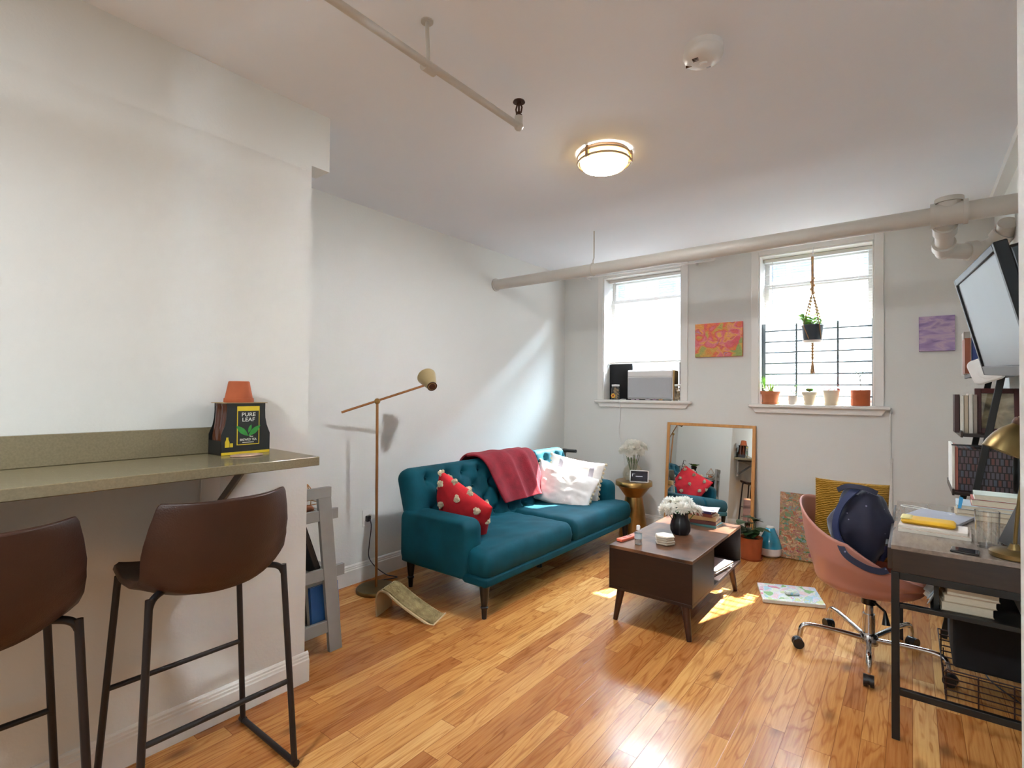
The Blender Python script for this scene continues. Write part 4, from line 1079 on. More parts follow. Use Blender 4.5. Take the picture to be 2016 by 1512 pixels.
# ------------------------------------------------------------------ sofa
t = thing('sofa', 'teal velvet tufted sofa with dark turned legs along the alcove wall', 'sofa', (-2.4, 3.25, 0)); o = t.location
ya, yb_ = 2.27, 4.24; yc = (ya+yb_)/2
tilt = V((-.30, 0, 1)).normalized(); bn = V((1, 0, .30)).normalized()
bl = .255  # half height of the back along the tilt
bc = V((-2.645, yc, .56))
btn = []
for r_, w_ in enumerate((.165, .055, -.055, -.165)):
    n = 10 if r_ % 2 == 0 else 9
    for k in range(n):
        btn.append((-.81+.18*(k+(r_ % 2)*.5), w_))
def tuft(pu, pw):
    ds = sorted((math.hypot(pu-a, pw-b) for a, b in btn))[:2]
    d, d2 = ds
    h = -.034*math.exp(-(d/.030)**2) - .010*math.exp(-(d/.065)**2)
    if abs(pu) < .87 and abs(pw) < .2: h -= .008*math.exp(-((d2-d)/.012)**2)*0 + 0
    # diagonal folds between neighbouring buttons
    for s_ in (-1, 1):
        q = (pu+.81)/.09 + s_*(pw-.165)/.11
        f = abs((q/2) - round(q/2))*2
        if abs(pw) < .18 and abs(pu) < .84: h -= .010*math.exp(-(f/.17)**2)
    # vertical pleats to the rails
    if pw > .165 or pw < -.165:
        q = (pu+.81)/.18 + (.5 if pw < 0 else 0); f = abs(q-round(q))
        h -= .008*math.exp(-(f/.07)**2)
    return h
m = MB(o); m.rpanel(bc, (0,1,0), tilt, bn, .985-.01, bl, .07, .085, .06, 131, 60, df=tuft)
sb = obj('backrest', m, M['velvet'], t, sharp=70)
bt = None
for a, b in btn:
    if bt is None:
        mm = MB(o); mm.ball((o.x, o.y, o.z), .0085, 2, (1, 1, 1)); bt = obj('button', mm, M['velvet'], sb); ob_ = bt
    else: ob_ = bt.copy(); COL.objects.link(ob_)
    ob_.location = bc+V((0,1,0))*a+tilt*b+bn*.046 - o
def seatw(p):
    # the cushion wraps in front of the arm
    f = max(0, min(1, (p.x+2.15)/.06)); f = f*f*(3-2*f)
    q = p.copy()
    if q.y < 2.9: q.y -= (1-0)*f*.15*max(0, min(1, (2.9-q.y)/.45))
    if q.y > 3.6: q.y += f*.15*max(0, min(1, (q.y-3.6)/.45))
    q.z += .006*noise.noise(V((p.x*6, p.y*6, 1.3))) + .004*noise.noise(V((p.x*15, p.y*9, 4.3)))
    return q
for y0, y1 in ((2.425, yc-.004), (yc+.004, 4.085)):
    m = MB(o); m.rpanel((-2.29, (y0+y1)/2, .305), (1,0,0), (0,1,0), (0,0,1), .355, (y1-y0)/2, .05, .085, .055, 40, 44, df=lambda u, w: .012*(1-(u/.37)**2)*(1-(w/.42)**2), warp=seatw)
    obj('seat_cushion', m, M['velvet'], t, sharp=70)
m = MB(o)
m.prism([(-2.72, 2.30), (-2.16, 2.30), (-2.12, 2.275), (-1.955, 2.275), (-1.945, 2.29), (-1.945, 4.22), (-1.955, 4.235), (-2.12, 4.235), (-2.16, 4.21), (-2.72, 4.21)], (0,0,.188), (1,0,0), (0,1,0), (0,0,.055))
obj('base_rail', m, M['velvet'], t, bevel=.014, seg=3)
for y in (ya+.075, yb_-.075):
    m = MB(o); m.rpanel((-2.40, y, .372), (1,0,0), (0,0,1), (0,-1,0), .312, .185, .075, .074, .03, 28, 24)
    obj('armrest', m, M['velvet'], t, sharp=70)
legp = [(.014, 0), (.016, .03), (.0175, .055), (.023, .062), (.024, .068), (.018, .075), (.022, .1), (.027, .15), (.03, .185), (.034, .196)]
for x, y in ((-1.985, 2.31), (-1.985, 4.19), (-2.70, 2.37), (-2.70, 4.14)):
    obj('leg', MB(o).lathe(legp, (x, y, 0), 18), M['sofa_leg'], t)
obj('centre_leg', MB(o).lathe([(.022, 0), (.024, .195)], (-2.25, yc, 0), 14), M['sofa_leg'], t)

# blanket over the back
t = thing('throw_blanket', 'red fleece blanket draped over the middle of the teal sofa back', 'blanket', (-2.7, 3.32, .4)); o = t.location
topc = bc+tilt*bl
path = smoothpath([bc-bn*.115-tilt*.02, bc-bn*.112+tilt*.12, bc-bn*.10+tilt*.22, bc-bn*.055+tilt*.268, bc+bn*.01+tilt*.282, bc+bn*.07+tilt*.262, bc+bn*.108+tilt*.20, bc+bn*.116+tilt*.08, bc+bn*.118-tilt*.04, bc+bn*.125-tilt*.13], 7)
plen = len(path)
def blk(u, v):
    f = u*(plen-1); i = min(int(f), plen-2); p = path[i].lerp(path[i+1], f-i)
    yl = 2.94 + .17*max(0, (u-.45)/.55); yr = 3.66+.03*max(0, (u-.5)/.5)
    y = yl+(yr-yl)*v
    d = bn if u > .42 else (tilt if u > .3 else -bn)
    w_ = max(0, u-.4)
    fold = .022*w_*math.sin(v*17+u*1.5) + .012*noise.noise(V((v*5, u*3, .4))) + .030*w_*math.exp(-((v-.70-.08*u)/.05)**2) + .022*w_*math.exp(-((v-.52+.1*u)/.04)**2)
    e = min(v, 1-v); fold += .008*(1-math.exp(-e*30)) 
    return p.xyz*V((1,0,1)) + V((0, y + .01*noise.noise(V((u*4, v*2, 9))), 0)) + d*(fold+.008)
m = MB(o); m.grid(lambda v, u: blk(u, v), 60, 60)
obj('fleece', m, M['red_fleece'], t, solid=.014, sharp=180)
tb = t
# pillows
def pillow(m, c, U, W, a, b, T, seed, wr=.006, n=36, pinch=.07):
    c, U, W = V(c), V(U).normalized(), V(W).normalized(); N = U.cross(W).normalized(); W = N.cross(U)
    def pt(i, j, sd):
        u = math.sin((-1+2*i/(n-1))*PI/2)*.6+(-1+2*i/(n-1))*.4; w = math.sin((-1+2*j/(n-1))*PI/2)*.6+(-1+2*j/(n-1))*.4
        pu = a*u*(1-pinch*(1-w*w)); pw = b*w*(1-pinch*(1-u*u))
        t_ = T*(max(0, (1-u*u)*(1-w*w)))**.42
        t_ += wr*(1-u**4)*(1-w**4)*(noise.noise(V((u*2.5+seed, w*2.5, sd)))+.6*noise.noise(V((u*6, w*5+seed, sd*2))))*2
        return c+U*pu+W*pw+N*t_*sd
    G = [[m.v(pt(i, j, 1)) for j in range(n)] for i in range(n)]
    H = [[(G[i][j] if i in (0, n-1) or j in (0, n-1) else m.v(pt(i, j, -1))) for j in range(n)] for i in range(n)]
    for i in range(n-1):
        for j in range(n-1):
            m.f([G[i][j], G[i+1][j], G[i+1][j+1], G[i][j+1]]); m.f([H[i][j], H[i][j+1], H[i+1][j+1], H[i+1][j]])
    return lambda u, w, sd: c+U*a*u*(1-pinch*(1-w*w))+W*b*w*(1-pinch*(1-u*u))+N*sd*T*(max(0, (1-u*u)*(1-w*w)))**.42, N
def pom(o, parent, p, r, seed, mat_, mesh=None):
    if mesh is None:
        mm = MB((0,0,0)); rd = random.Random(5)
        for k in range(20):
            d = V((rd.gauss(0,1), rd.gauss(0,1), rd.gauss(0,1))).normalized(); mm.ball(d*.68, .42, 1, (1,1,1), .35, k)
        mm.ball((0,0,0), .75, 2)
        ob_ = obj('pompom', mm, mat_, parent)
    else:
        ob_ = bpy.data.objects.new('pompom', mesh); COL.objects.link(ob_); ob_.parent = parent
    ob_.location = V(p)-o; ob_.scale = (r, r, r); ob_.rotation_euler = (seed, seed*2.1, seed*.7)
    return ob_.data
t = thing('throw_pillow', 'red pillow with cream pompoms leaning on the sofa arm near the floor lamp', 'pillow', (-2.4, 2.55, .44)); o = t.location
m = MB(o)
Up = V((.86, .13, -.42)); Wp = V((.34, -.36, .9)); 
surf, Np = pillow(m, (-2.385, 2.535, .535), Up, Wp, .232, .205, .07, 4, .005, 36, .05)
obj('cushion', m, M['red_cotton'], t, sharp=180)
me_ = None; k = 0
for sd in (-1, 1):
    for a in (-.72, 0, .72):
        for b in (-.72, -.02, .72):
            sh_ = .12 if b == -.02 else -.06
            p = surf(max(-.8, min(.8, a+sh_)), b, sd)
            me_ = pom(o, t, p+Np*sd*.006, .025, k, M['cream_yarn'], me_); k += 1
for a, b in ((-.95, .3), (.95, -.9), (.2, .97), (-.4, .97), (.94, .35), (-.93, .93)):
    me_ = pom(o, t, surf(a, b, 0), .025, k, M['cream_yarn'], me_); k += 1
def white_pillow(label, c, U, W, a, b, T, mt, seed, pts):
    t = thing('throw_pillow', label, 'pillow', (c[0], c[1], .44), 0, 'white pillows on the sofa'); o = t.location
    U = V(U).normalized(); N = U.cross(V(W)).normalized(); W = N.cross(U)
    # the cloth pattern follows the pillow, so its mesh keeps its own axes
    m = MB((0,0,0)); surf, Nn = pillow(m, (0,0,0), (1,0,0), (0,1,0), a, b, T, seed, .011, 40, .09)
    ob_ = obj('cushion', m, mt, t, sharp=180)
    R = Matrix(((U.x, W.x, N.x, c[0]-o.x), (U.y, W.y, N.y, c[1]-o.y), (U.z, W.z, N.z, c[2]-o.z), (0,0,0,1)))
    ob_.matrix_local = R
    me_ = None
    for k, (u, w_) in enumerate(pts):
        me_ = pom(o, t, R @ surf(u, w_, 0) + o, .0145, k, M['cream_yarn'], me_)
    return t
side = [(-1.0, -.95+.19*k) for k in range(11)]; side2 = [(1.0, -.95+.19*k) for k in range(11)]
white_pillow('striped white pillow with pompom edges at the back against the far sofa arm', (-2.37, 3.97, .555), (.86, .30, -.14), (.02, .22, 1), .25, .195, .07, M['stripe'], 2, side+side2)
white_pillow('crumpled white pillow with pompom edges lying in front of the striped one', (-2.36, 3.76, .515), (.82, .26, -.24), (-.10, .36, .66), .28, .18, .075, M['white_cotton'], 9, side+side2)

# pump behind the sofa
t = thing('floor_pump', 'black T-shaped pump handle rising behind the far end of the sofa', 'pump', (-2.80, 4.5, 0)); o = t.location
obj('base', MB(o).box((-2.9, 4.45, 0), (-2.7, 4.55, .02)), M['black_metal'], t, bevel=.004)
obj('barrel', MB(o).tube([(-2.80, 4.5, .02), (-2.80, 4.5, .52)], .02, 14), M['black_metal'], t)
obj('rod', MB(o).tube([(-2.80, 4.5, .5), (-2.80, 4.5, .735)], .008, 10), M['black_metal'], t)
obj('handle', MB(o).tube([(-2.90, 4.52, .735), (-2.81, 4.5, .74)], .014, 12).tube([(-2.79, 4.5, .74), (-2.66, 4.48, .745)], .016, 12).tube([(-2.82, 4.5, .74), (-2.78, 4.5, .74)], .02, 12), M['black_plastic'], t)

# ------------------------------------------------------------------ side table group
sx, sy_ = -2.06, 4.53
t = thing('side_table', 'round brass hourglass side table between sofa and mirror', 'side table', (sx, sy_, 0)); o = t.location
obj('table_top', MB(o).lathe([(.150, .462), (.168, .47), (.168, .508), (.165, .512), (0, .512)], (sx, sy_, 0), 48), M['brass'], t)
obj('upper_bowl', MB(o).lathe([(.078, .365), (.152, .465), (.12, .466)], (sx, sy_, 0), 48), M['brass'], t)
obj('pedestal', MB(o).lathe([(.135, 0), (.136, .008), (.078, .368), (.06, .368)], (sx, sy_, 0), 48), M['brass'], t)
t = thing('smart_display', 'small white tabletop screen standing on the brass side table', 'smart display', (-1.965, 4.44, .512)); o = t.location
U = V((.9, .32, 0)).normalized(); up = V((-.12, .34, 1)).normalized(); N = U.cross(up).normalized()
if N.y > 0: N = -N
c = V((-1.965, 4.43, .512))+up*.062
obj('bezel', MB(o).rpanel(c, U, up, N, .084, .056, .008, .006, .006, 12, 12), M['white_plastic'], t)
obj('screen', MB(o).obox(c+N*.0062, U*.0755, up*.047, N*.0006), mat('dark_screen', '#23252f', .12), t, flat=True)
m = MB(o)
for a, b, w_, h_ in ((-.055, .018, .004, .0035), (-.060, .008, .0022, .012), (-.04, .02, .002, .002), (.0, -.002, .03, .0022), (.015, -.002, .008, .0022)):
    m.obox(c+N*.007+U*a+up*b, U*w_, up*h_, N*.0003)
obj('screen_text', m, emitm('screen_glyphs', (.8, .85, .95, 1), .6), t, flat=True)
obj('stand', MB(o).lathe([(.045, .512), (.04, .545), (.02, .57)], (-1.985, 4.475, 0), 20, scale=(1.2, .7)), M['grey_plastic'], t)
vx, vy = -2.085, 4.565
t = thing('flower_vase', 'rounded clear glass vase on the brass side table', 'vase', (vx, vy, .512)); o = t.location
pr = [(.0, .518), (.08, .516), (.098, .54), (.1, .575), (.085, .62), (.05, .66), (.038, .685), (.04, .705), (.036, .705), (.034, .685), (.046, .655), (.08, .615), (.095, .575), (.093, .543), (.076, .522), (0, .522)]
obj('glass', MB(o).lathe(pr, (vx, vy, 0), 32, caps=False), M['smoke_glass'], t)
obj('rim', MB(o).tube([(vx+.039*math.cos(a), vy+.039*math.sin(a), .705) for a in [i*2*PI/24 for i in range(24)]], .0025, 6, closed=True), M['smoke_glass'], t)

def flower_mesh(nm, R, layers, seed, curl, wid):
    m = MB((0,0,0)); rd = random.Random(seed)
    for l in range(layers):
        f = l/(layers-1) if layers > 1 else 0; n = int(17-7*f)
        el = -.25+f*1.35
        for k in range(n):
            a = 2*PI*(k+.5*(l % 2))/n+rd.uniform(-.1, .1); e = el+rd.uniform(-.12, .12)
            d = V((math.cos(a)*math.cos(e), math.sin(a)*math.cos(e), math.sin(e))); L = R*(1-.42*f)*rd.uniform(.9, 1.08)
            s_ = V((-math.sin(a), math.cos(a), 0)); n_ = s_.cross(d); prev = None
            for i in range(5):
                q = i/4; w_ = wid*R*math.sin(PI*(.18+.74*q)); p = d*L*(.12+.88*q)+V((0,0,1))*curl*L*q*q
                row = [m.v(p-s_*w_), m.v(p-n_*w_*.35), m.v(p+s_*w_)]
                if prev: m.f([prev[0], prev[1], row[1], row[0]]); m.f([prev[1], prev[2], row[2], row[1]])
                prev = row
    return m
fm = None
def flower(label, group, base, head, nrm, R, src):
    """one flower: stem and head"""
    t = thing('flower', label, 'flower', base, 0, group); o = t.location
    base, head = V(base), V(head)
    obj('stem', MB(o).tube(smoothpath([base, base.lerp(head, .5)+V((0,0,.012)), head], 4), .0028, 6), M['stem'], t)
    ob_ = src.copy() if src.name.startswith('bloom') else src
    COL.objects.link(ob_); ob_.parent = t; ob_.name = 'bloom'; ob_.location = head-o; ob_.scale = (R, R, R)
    ob_.rotation_mode = 'QUATERNION'; ob_.rotation_quaternion = V(nrm).to_track_quat('Z', 'Y')
    return t
mum = obj('bloom_source', flower_mesh('bloom', 1.0, 8, 2, .22, .15), M['petal']); COL.objects.unlink(mum)
dai = obj('bloom_source', flower_mesh('bloom', 1.0, 6, 6, .12, .13), M['petal']); COL.objects.unlink(dai)
rd = random.Random(11)
for k, (dx, dy, dz, tx_, ty_) in enumerate(((-.07, -.04, .79, -.5, -.5), (.0, -.06, .775, 0, -.9), (.07, -.03, .79, .7, -.4), (-.05, .03, .83, -.5, .3), (.03, .0, .845, .1, -.1), (.075, .03, .825, .6, .3), (-.01, -.035, .83, -.1, -.5), (.0, .06, .82, 0, .7), (-.04, -.06, .80, -.3, -.8), (.04, -.06, .805, .3, -.8), (-.075, .0, .80, -.9, 0), (.03, -.04, .845, .2, -.3), (-.03, .0, .85, -.1, 0))):
    ob_ = flower('white chrysanthemum in the bunch in the clear glass vase', 'white chrysanthemums in the clear vase', (vx+dx*.12, vy+dy*.12, .535), (vx+dx, vy+dy, dz), (tx_, ty_, .9), .066, mum.copy())

# ------------------------------------------------------------------ coffee table
cx0, cx1, cy0, cy1, cz0, cz1 = -1.408, -.92, 2.76, 3.735, .188, .44
t = thing('coffee_table', 'rustic brown wood coffee table with open cubby on tapered legs', 'coffee table', ((cx0+cx1)/2, (cy0+cy1)/2, 0)); o = t.location
obj('table_top', MB(o).box((cx0, cy0, cz1-.018), (cx1, cy1, cz1)), M['table'], t, bevel=.0015)
obj('bottom_shelf', MB(o).box((cx0, cy0, cz0), (cx1, cy1, cz0+.018)), M['table_dark'], t, bevel=.0015)
for nm, a, b in (('end_panel', cy0, cy0+.018), ('end_panel', cy1-.018, cy1)):
    obj(nm, MB(o).box((cx0, a, cz0+.018), (cx1, b, cz1-.018)), M['table_dark'], t, bevel=.0015)
obj('side_panel', MB(o).box((cx1-.018, cy0+.018, cz0+.018), (cx1, cy0+.38, cz1-.018)), M['table_dark'], t, bevel=.0015)
obj('divider', MB(o).box((cx0+.02, cy0+.37, cz0+.018), (cx1-.018, cy0+.386, cz1-.018)), M['table_dark'], t, bevel=.0015)
obj('back_panel', MB(o).box((cx0, cy0+.386, cz0+.018), (cx0+.018, cy1-.018, cz1-.018)), M['table_dark'], t, bevel=.0015)
for x, y, dx, dy in ((cx0+.055, cy0+.05, -.028, -.02), (cx1-.055, cy0+.05, .028, -.02), (cx0+.055, cy1-.05, -.028, .02), (cx1-.055, cy1-.05, .028, .02)):
    obj('leg', MB(o).tube([(x+dx, y+dy, 0), (x, y, cz0)], [.0135, .024], 14), M['table_leg'], t)
tz_ = cz1
t = thing('remote_control', 'coral coloured remote lying at the corner of the coffee table nearest the sofa', 'remote', (-1.375, 2.93, tz_)); o = t.location
U = V((.18, 1, 0)).normalized(); W = V((1, -.18, 0)).normalized()
obj('body', MB(o).obox(V((-1.372, 2.93, tz_+.008)), U*.085, W*.02, V((0,0,.008))), mat('coral_plastic', '#d9694c', .4, var=.05), t, bevel=.004, seg=3)
obj('nav_ring', MB(o).tube([V((-1.372, 2.955, tz_+.0165))+U*.013*math.cos(a)+W*.013*math.sin(a) for a in [i*2*PI/20 for i in range(20)]], .0016, 6, closed=True), M['black_plastic'], t)
obj('button_row', MB(o).obox(V((-1.376, 2.90, tz_+.0163)), U*.012, W*.010, V((0,0,.0006))), mat('coral_dark', '#a84a35', .5), t)
t = thing('sanitizer_bottle', 'small clear bottle with white cap on the coffee table', 'bottle', (-1.275, 2.868, tz_)); o = t.location; c = (-1.275, 2.868, 0)
obj('bottle', MB(o).lathe([(0, tz_+.001), (.021, tz_+.001), (.023, tz_+.006), (.023, tz_+.07), (.018, tz_+.082), (.011, tz_+.087)], c, 24, caps=False, scale=(1, .75)), M['clear'], t)
obj('gel', MB(o).lathe([(0, tz_+.003), (.0205, tz_+.004), (.0205, tz_+.03), (0, tz_+.03)], c, 24, scale=(1, .75)), mat('clear_gel', '#d5dde0', .05, Transmission_Weight=.9), t)
obj('sticker', MB(o).lathe([(.0232, tz_+.035), (.0232, tz_+.065)], c, 24, caps=False, scale=(1, .75)), mat('pale_sticker', '#c3d3d8', .5, var=.1, vs=50), t)
obj('cap', MB(o).lathe([(.0115, tz_+.085), (.0115, tz_+.108), (.009, tz_+.112), (0, tz_+.112)], c, 20), M['white_plastic'], t)
for k in range(4):
    z = tz_+k*.0142; a0 = .2*k*(-1)**k+.3
    q = (-1.158+.004*(k % 2), 2.985-.004*k, z)
    mh = MB(q); mh.lathe([(0, z), (.050, z), (.059, z+.005), (.059, z+.009), (.054, z+.0138), (0, z+.0138)], (q[0], q[1], 0), 6)
    t = obj('hexagon_coaster', mh, mat('cream_marble', '#ddd4c2', .35, var=.06, vs=12) if k == 0 else bpy.data.materials['cream_marble'], flat=True)
    tag(t, ['white hexagonal coaster at the bottom of the coffee table stack', 'white hexagonal coaster second from the bottom of its stack', 'white hexagonal coaster second from the top of its stack', 'white hexagonal coaster on top of the coffee table stack'][k], 'coaster', 'hexagonal coasters stacked on the coffee table')
vx, vy = -1.165, 3.262
t = thing('black_vase', 'small black ribbed vase holding white daisies on the coffee table', 'vase', (vx, vy, tz_)); o = t.location
m = MB(o); n = 40; prv = [(.048, .002), (.060, .025), (.062, .05), (.056, .08), (.046, .1), (.045, .125), (.049, .135)]
rings = []
for r, z in prv: rings.append([m.v((vx+r*(1+.025*math.cos(10*2*PI*k/n))*math.cos(2*PI*k/n), vy+r*(1+.025*math.cos(10*2*PI*k/n))*math.sin(2*PI*k/n), tz_+z)) for k in range(n)])
for a, b in zip(rings, rings[1:]):
    for k in range(n): m.f([a[k], a[(k+1)%n], b[(k+1)%n], b[k]])
m.f(rings[0][::-1])
obj('vessel', m, M['black_vase'], t, solid=.004, sharp=60)
obj('rim', MB(o).tube([(vx+.048*math.cos(a), vy+.048*math.sin(a), tz_+.135) for a in [i*2*PI/24 for i in range(24)]], .003, 6, closed=True), M['black_vase'], t)
for k, (dx, dy, dz, R) in enumerate(((-.085, -.05, .155, .056), (-.035, -.075, .165, .052), (.035, -.06, .18, .05), (-.085, .02, .185, .054), (-.01, .0, .2, .056), (.07, .0, .175, .052), (.02, .06, .195, .052), (.095, .045, .155, .046))):
    flower('white daisy in the bunch in the black vase', 'white daisies in the black vase', (vx+dx*.15, vy+dy*.15, tz_+.02), (vx+dx, vy+dy, tz_+dz), (dx*9, dy*9, .55), R, dai.copy())
m = MB((vx, vy, tz_+.12))
for k in range(16):
    a = k*2.4; leafround(m, (vx+.02*math.cos(a), vy+.02*math.sin(a), tz_+.125), (math.cos(a), math.sin(a), .7), .06, .014, .3)
tt = obj('greenery', m, M['leaf'])
tag(tt, 'green leaves filling in between the daisies in the black vase', 'leaves')
tt['kind'] = 'stuff'
bs = [(.20, .135, .016, '#4c7f80', 'teal book at the bottom of the coffee table pile'), (.19, .14, .024, '#5a2f2a', 'dark red book second from the bottom of the coffee table pile'), (.185, .13, .026, '#b08d5e', 'tan book third from the bottom of the coffee table pile'), (.165, .125, .020, '#7a3c30', 'brown book fourth from the bottom of the coffee table pile'), (.15, .12, .012, '#4a3a6e', 'thin purple notebook near the top of the coffee table pile')]
z = tz_
for k, (a, b, th, h, lab) in enumerate(bs):
    r_ = .08*(k % 3)-.06
    bkobj('book', lab, (-1.118-.004*k, 3.60, z+th/2), (math.cos(r_), math.sin(r_), 0), (-math.sin(r_), math.cos(r_), 0), a, b, th, h, 'books piled on the coffee table')
    z += th
m = MB((-1.12, 3.6, z))
m.grid(lambda u, v: V((-1.20+.165*u, 3.53+.14*v, z+.006+.012*math.sin(u*5)*math.sin(v*4)*.6+.006*math.sin(v*9))), 14, 12)
tt = obj('paper_sheets', m, mat('printed_paper', '#e8e4f0', .7, var=.1, vs=40), solid=.002); tag(tt, 'loose white printed sheet on top of the coffee table books', 'paper')
z = cz0+.018
for k, (th, h, lab) in enumerate(((.02, '#b9bcc4', 'grey magazine lying in the coffee table cubby under the white one'), (.016, '#e9e7ee', 'white magazine lying on top in the coffee table cubby'))):
    bkobj('magazine', lab, (-1.045+.01*k, 3.43, z+th/2), (.12, 1, 0), (1, -.12, 0), .27, .2, th, h, 'magazines in the coffee table cubby', 'magazine')
    z += th

# floor plant and diffuser by the mirror
pot_plant('potted_plant', 'leafy dark green plant in a terracotta pot on the floor before the mirror', -1.03, 4.50, 0, .073, .088, .165, 'terracotta', 'bush', True, 6, group=None, rim=False)
t = thing('aroma_diffuser', 'blue glossy aroma diffuser with white foot on the floor beside the terracotta pot', 'diffuser', (-.925, 4.68, 0)); o = t.location; c = (-.925, 4.68, 0)
obj('foot', MB(o).lathe([(.06, 0), (.084, .02), (.089, .05), (.087, .075)], c, 32), M['white_plastic'], t)
obj('shell', MB(o).lathe([(.087, .075), (.083, .1), (.068, .15), (.045, .2), (.036, .225), (.03, .232)], c, 32), M['blue_glass'], t)
obj('nozzle', MB(o).lathe([(.03, .23), (.028, .242), (.015, .244), (0, .238)], c, 24), M['white_plastic'], t)
# ------------------------------------------------------------------ desk
dx0, dx1, dy0, dy1 = -.065, .455, 2.505, 3.565
t = thing('desk', 'dark wood desk on black metal legs along the right hand wall', 'desk', ((dx0+dx1)/2, (dy0+dy1)/2, 0)); o = t.location
obj('desktop', MB(o).box((dx0, dy0, .732), (dx1, dy1, .75)), mat('walnut_window_sheen', '#85786d', .22, var=.18, vs=5, stretch=(14, 2, 14), Coat_Weight=.15), t, bevel=.002)  # pale grey puts the window's reflection into the walnut colour
obj('end_panel', MB(o).box((dx0+.004, dy0+.004, .645), (dx1-.004, dy0+.022, .732)), M['desk_wood'], t, bevel=.002)
obj('end_panel', MB(o).box((dx0+.004, dy1-.022, .645), (dx1-.004, dy1-.004, .732)), M['desk_wood'], t, bevel=.002)
obj('drawer_base', MB(o).box((dx0+.02, dy0+.022, .645), (dx1-.004, dy1-.022, .655)), M['desk_wood'], t)
for a, b in ((dy0+.026, dy0+.535), (dy0+.54, dy1-.026)):
    d_ = obj('drawer_front', MB(o).box((dx0-.012, a, .648), (dx0+.006, b, .73)), M['desk_wood'], t, bevel=.002)
    obj('pull', MB(o).box((dx0-.026, (a+b)/2-.05, .685), (dx0-.012, (a+b)/2+.05, .695)), M['black_metal'], d_, bevel=.002)
L_ = .026
for y in (dy0, dy1-L_):
    for x in (dx0, dx1-L_):
        obj('leg', MB(o).box((x, y, 0), (x+L_, y+L_, .645)), M['black_metal'], t, bevel=.002)
    for z0, z1 in ((.618, .645), (.508, .526), (.172, .198)):
        obj('crossbar', MB(o).box((dx0+L_, y+.003, z0), (dx1-L_, y+L_-.003, z1)), M['black_metal'], t, bevel=.002)
obj('under_shelf', MB(o).box((dx0+.12, dy0+.04, .512), (dx1-.01, dy0+.52, .52)), M['black_metal'], t, bevel=.001)
for y in (dy0+.05, dy0+.5):
    obj('shelf_hanger', MB(o).box((dx0+.13, y, .52), (dx0+.145, y+.012, .645)), M['black_metal'], t)
# books on the shelf under the desk
z = .52
for k, (th, h, lab) in enumerate(((.034, '#b3a58e', 'cream paperback at the bottom of the pile under the desk'), (.026, '#c7b79a', 'cream paperback in the middle of the pile under the desk'), (.036, '#c0a58e', 'beige paperback on top of the pile under the desk'))):
    bkobj('book', lab, (.155+.008*k, 2.655, z+th/2), (1, .06, 0), (-.06, 1, 0), .15, .19, th, h, 'paperbacks on the shelf under the desk', spine=1)
    z += th
t = thing('paper_bundle', 'folded white and pale blue papers beside the paperbacks under the desk', 'papers', (.055, 2.64, .52)); o = t.location
for k, (h, dz) in enumerate((('#dfe6ea', 0), ('#b4c3cd', .02))):
    m = MB(o); m.grid(lambda u, v: V((.045+.03*u+.012*math.sin(v*4), 2.58+.12*v, .523+dz+.07*u*(1-.2*k))), 8, 8)
    obj('sheet', m, mat('sheet_'+'ab'[k], h, .7), t, solid=.002)
t = thing('storage_bin', 'black fabric bin in the shadow under the desk', 'storage bin', (.25, 3.2, 0)); o = t.location
obj('body', MB(o).prism([(.14, 2.98), (.43, 2.98), (.43, 3.42), (.14, 3.42)], (0,0,.145), (1,0,0), (0,1,0), (0,0,.31)), M['black_foam'], t, bevel=.012)
obj('lid', MB(o).box((.133, 2.972, .44), (.437, 3.428, .47)), M['black_foam'], t, bevel=.006)
t = thing('wire_basket', 'low brown wire basket on the floor under the desk beneath the black bin', 'basket', (.25, 3.2, 0)); o = t.location
M['brown_wire'] = mat('brown_wire', '#3a2016', .5, .3)
m = MB(o)
for k in range(6):
    z = .006+k*.026; e = .012*k/5
    P = [(.115-e, 2.95-e, z), (.445, 2.95-e, z), (.445, 3.44+e, z), (.115-e, 3.44+e, z)]
    m.tube([V(p) for p in P], .003, 6, closed=True)
obj('wire_rings', m, M['brown_wire'], t)
m = MB(o)
for (a, b) in ((.115, 2.95), (.22, 2.95), (.33, 2.95), (.445, 2.95), (.115, 3.44), (.22, 3.44), (.33, 3.44), (.445, 3.44), (.115, 3.2), (.445, 3.2)): m.tube([(a, b, .004), (a, b, .14)], .003, 6)
for k in range(8): m.tube([(.115, 2.96+k*.068, .138), (.445, 2.96+k*.068, .138)], .003, 6)
obj('wire_posts', m, M['brown_wire'], t)
t = thing('document_box', 'upright beige box file against the wall under the desk', 'box file', (.40, 2.80, .52)); o = t.location
obj('case', MB(o).box((.335, 2.6, .525), (.40, 2.9, .635)), coverm('#9a8a74', .6), t, bevel=.003); obj('white_spine', MB(o).box((.316, 2.6, .525), (.33, 2.9, .63)), M['paper'], t, bevel=.002)
t = obj('floor_cable', MB((.28, 3.3, 0)).tube(smoothpath([(.20, 3.62, .004), (.235, 3.5, .004), (.27, 3.4, .004), (.285, 3.30, .004), (.33, 3.2, .004), (.40, 3.08, .004), (.44, 3.0, .02)], 6), .0035, 7), M['black_plastic'])
tag(t, 'thin black cable trailing over the floor under the desk', 'cable')

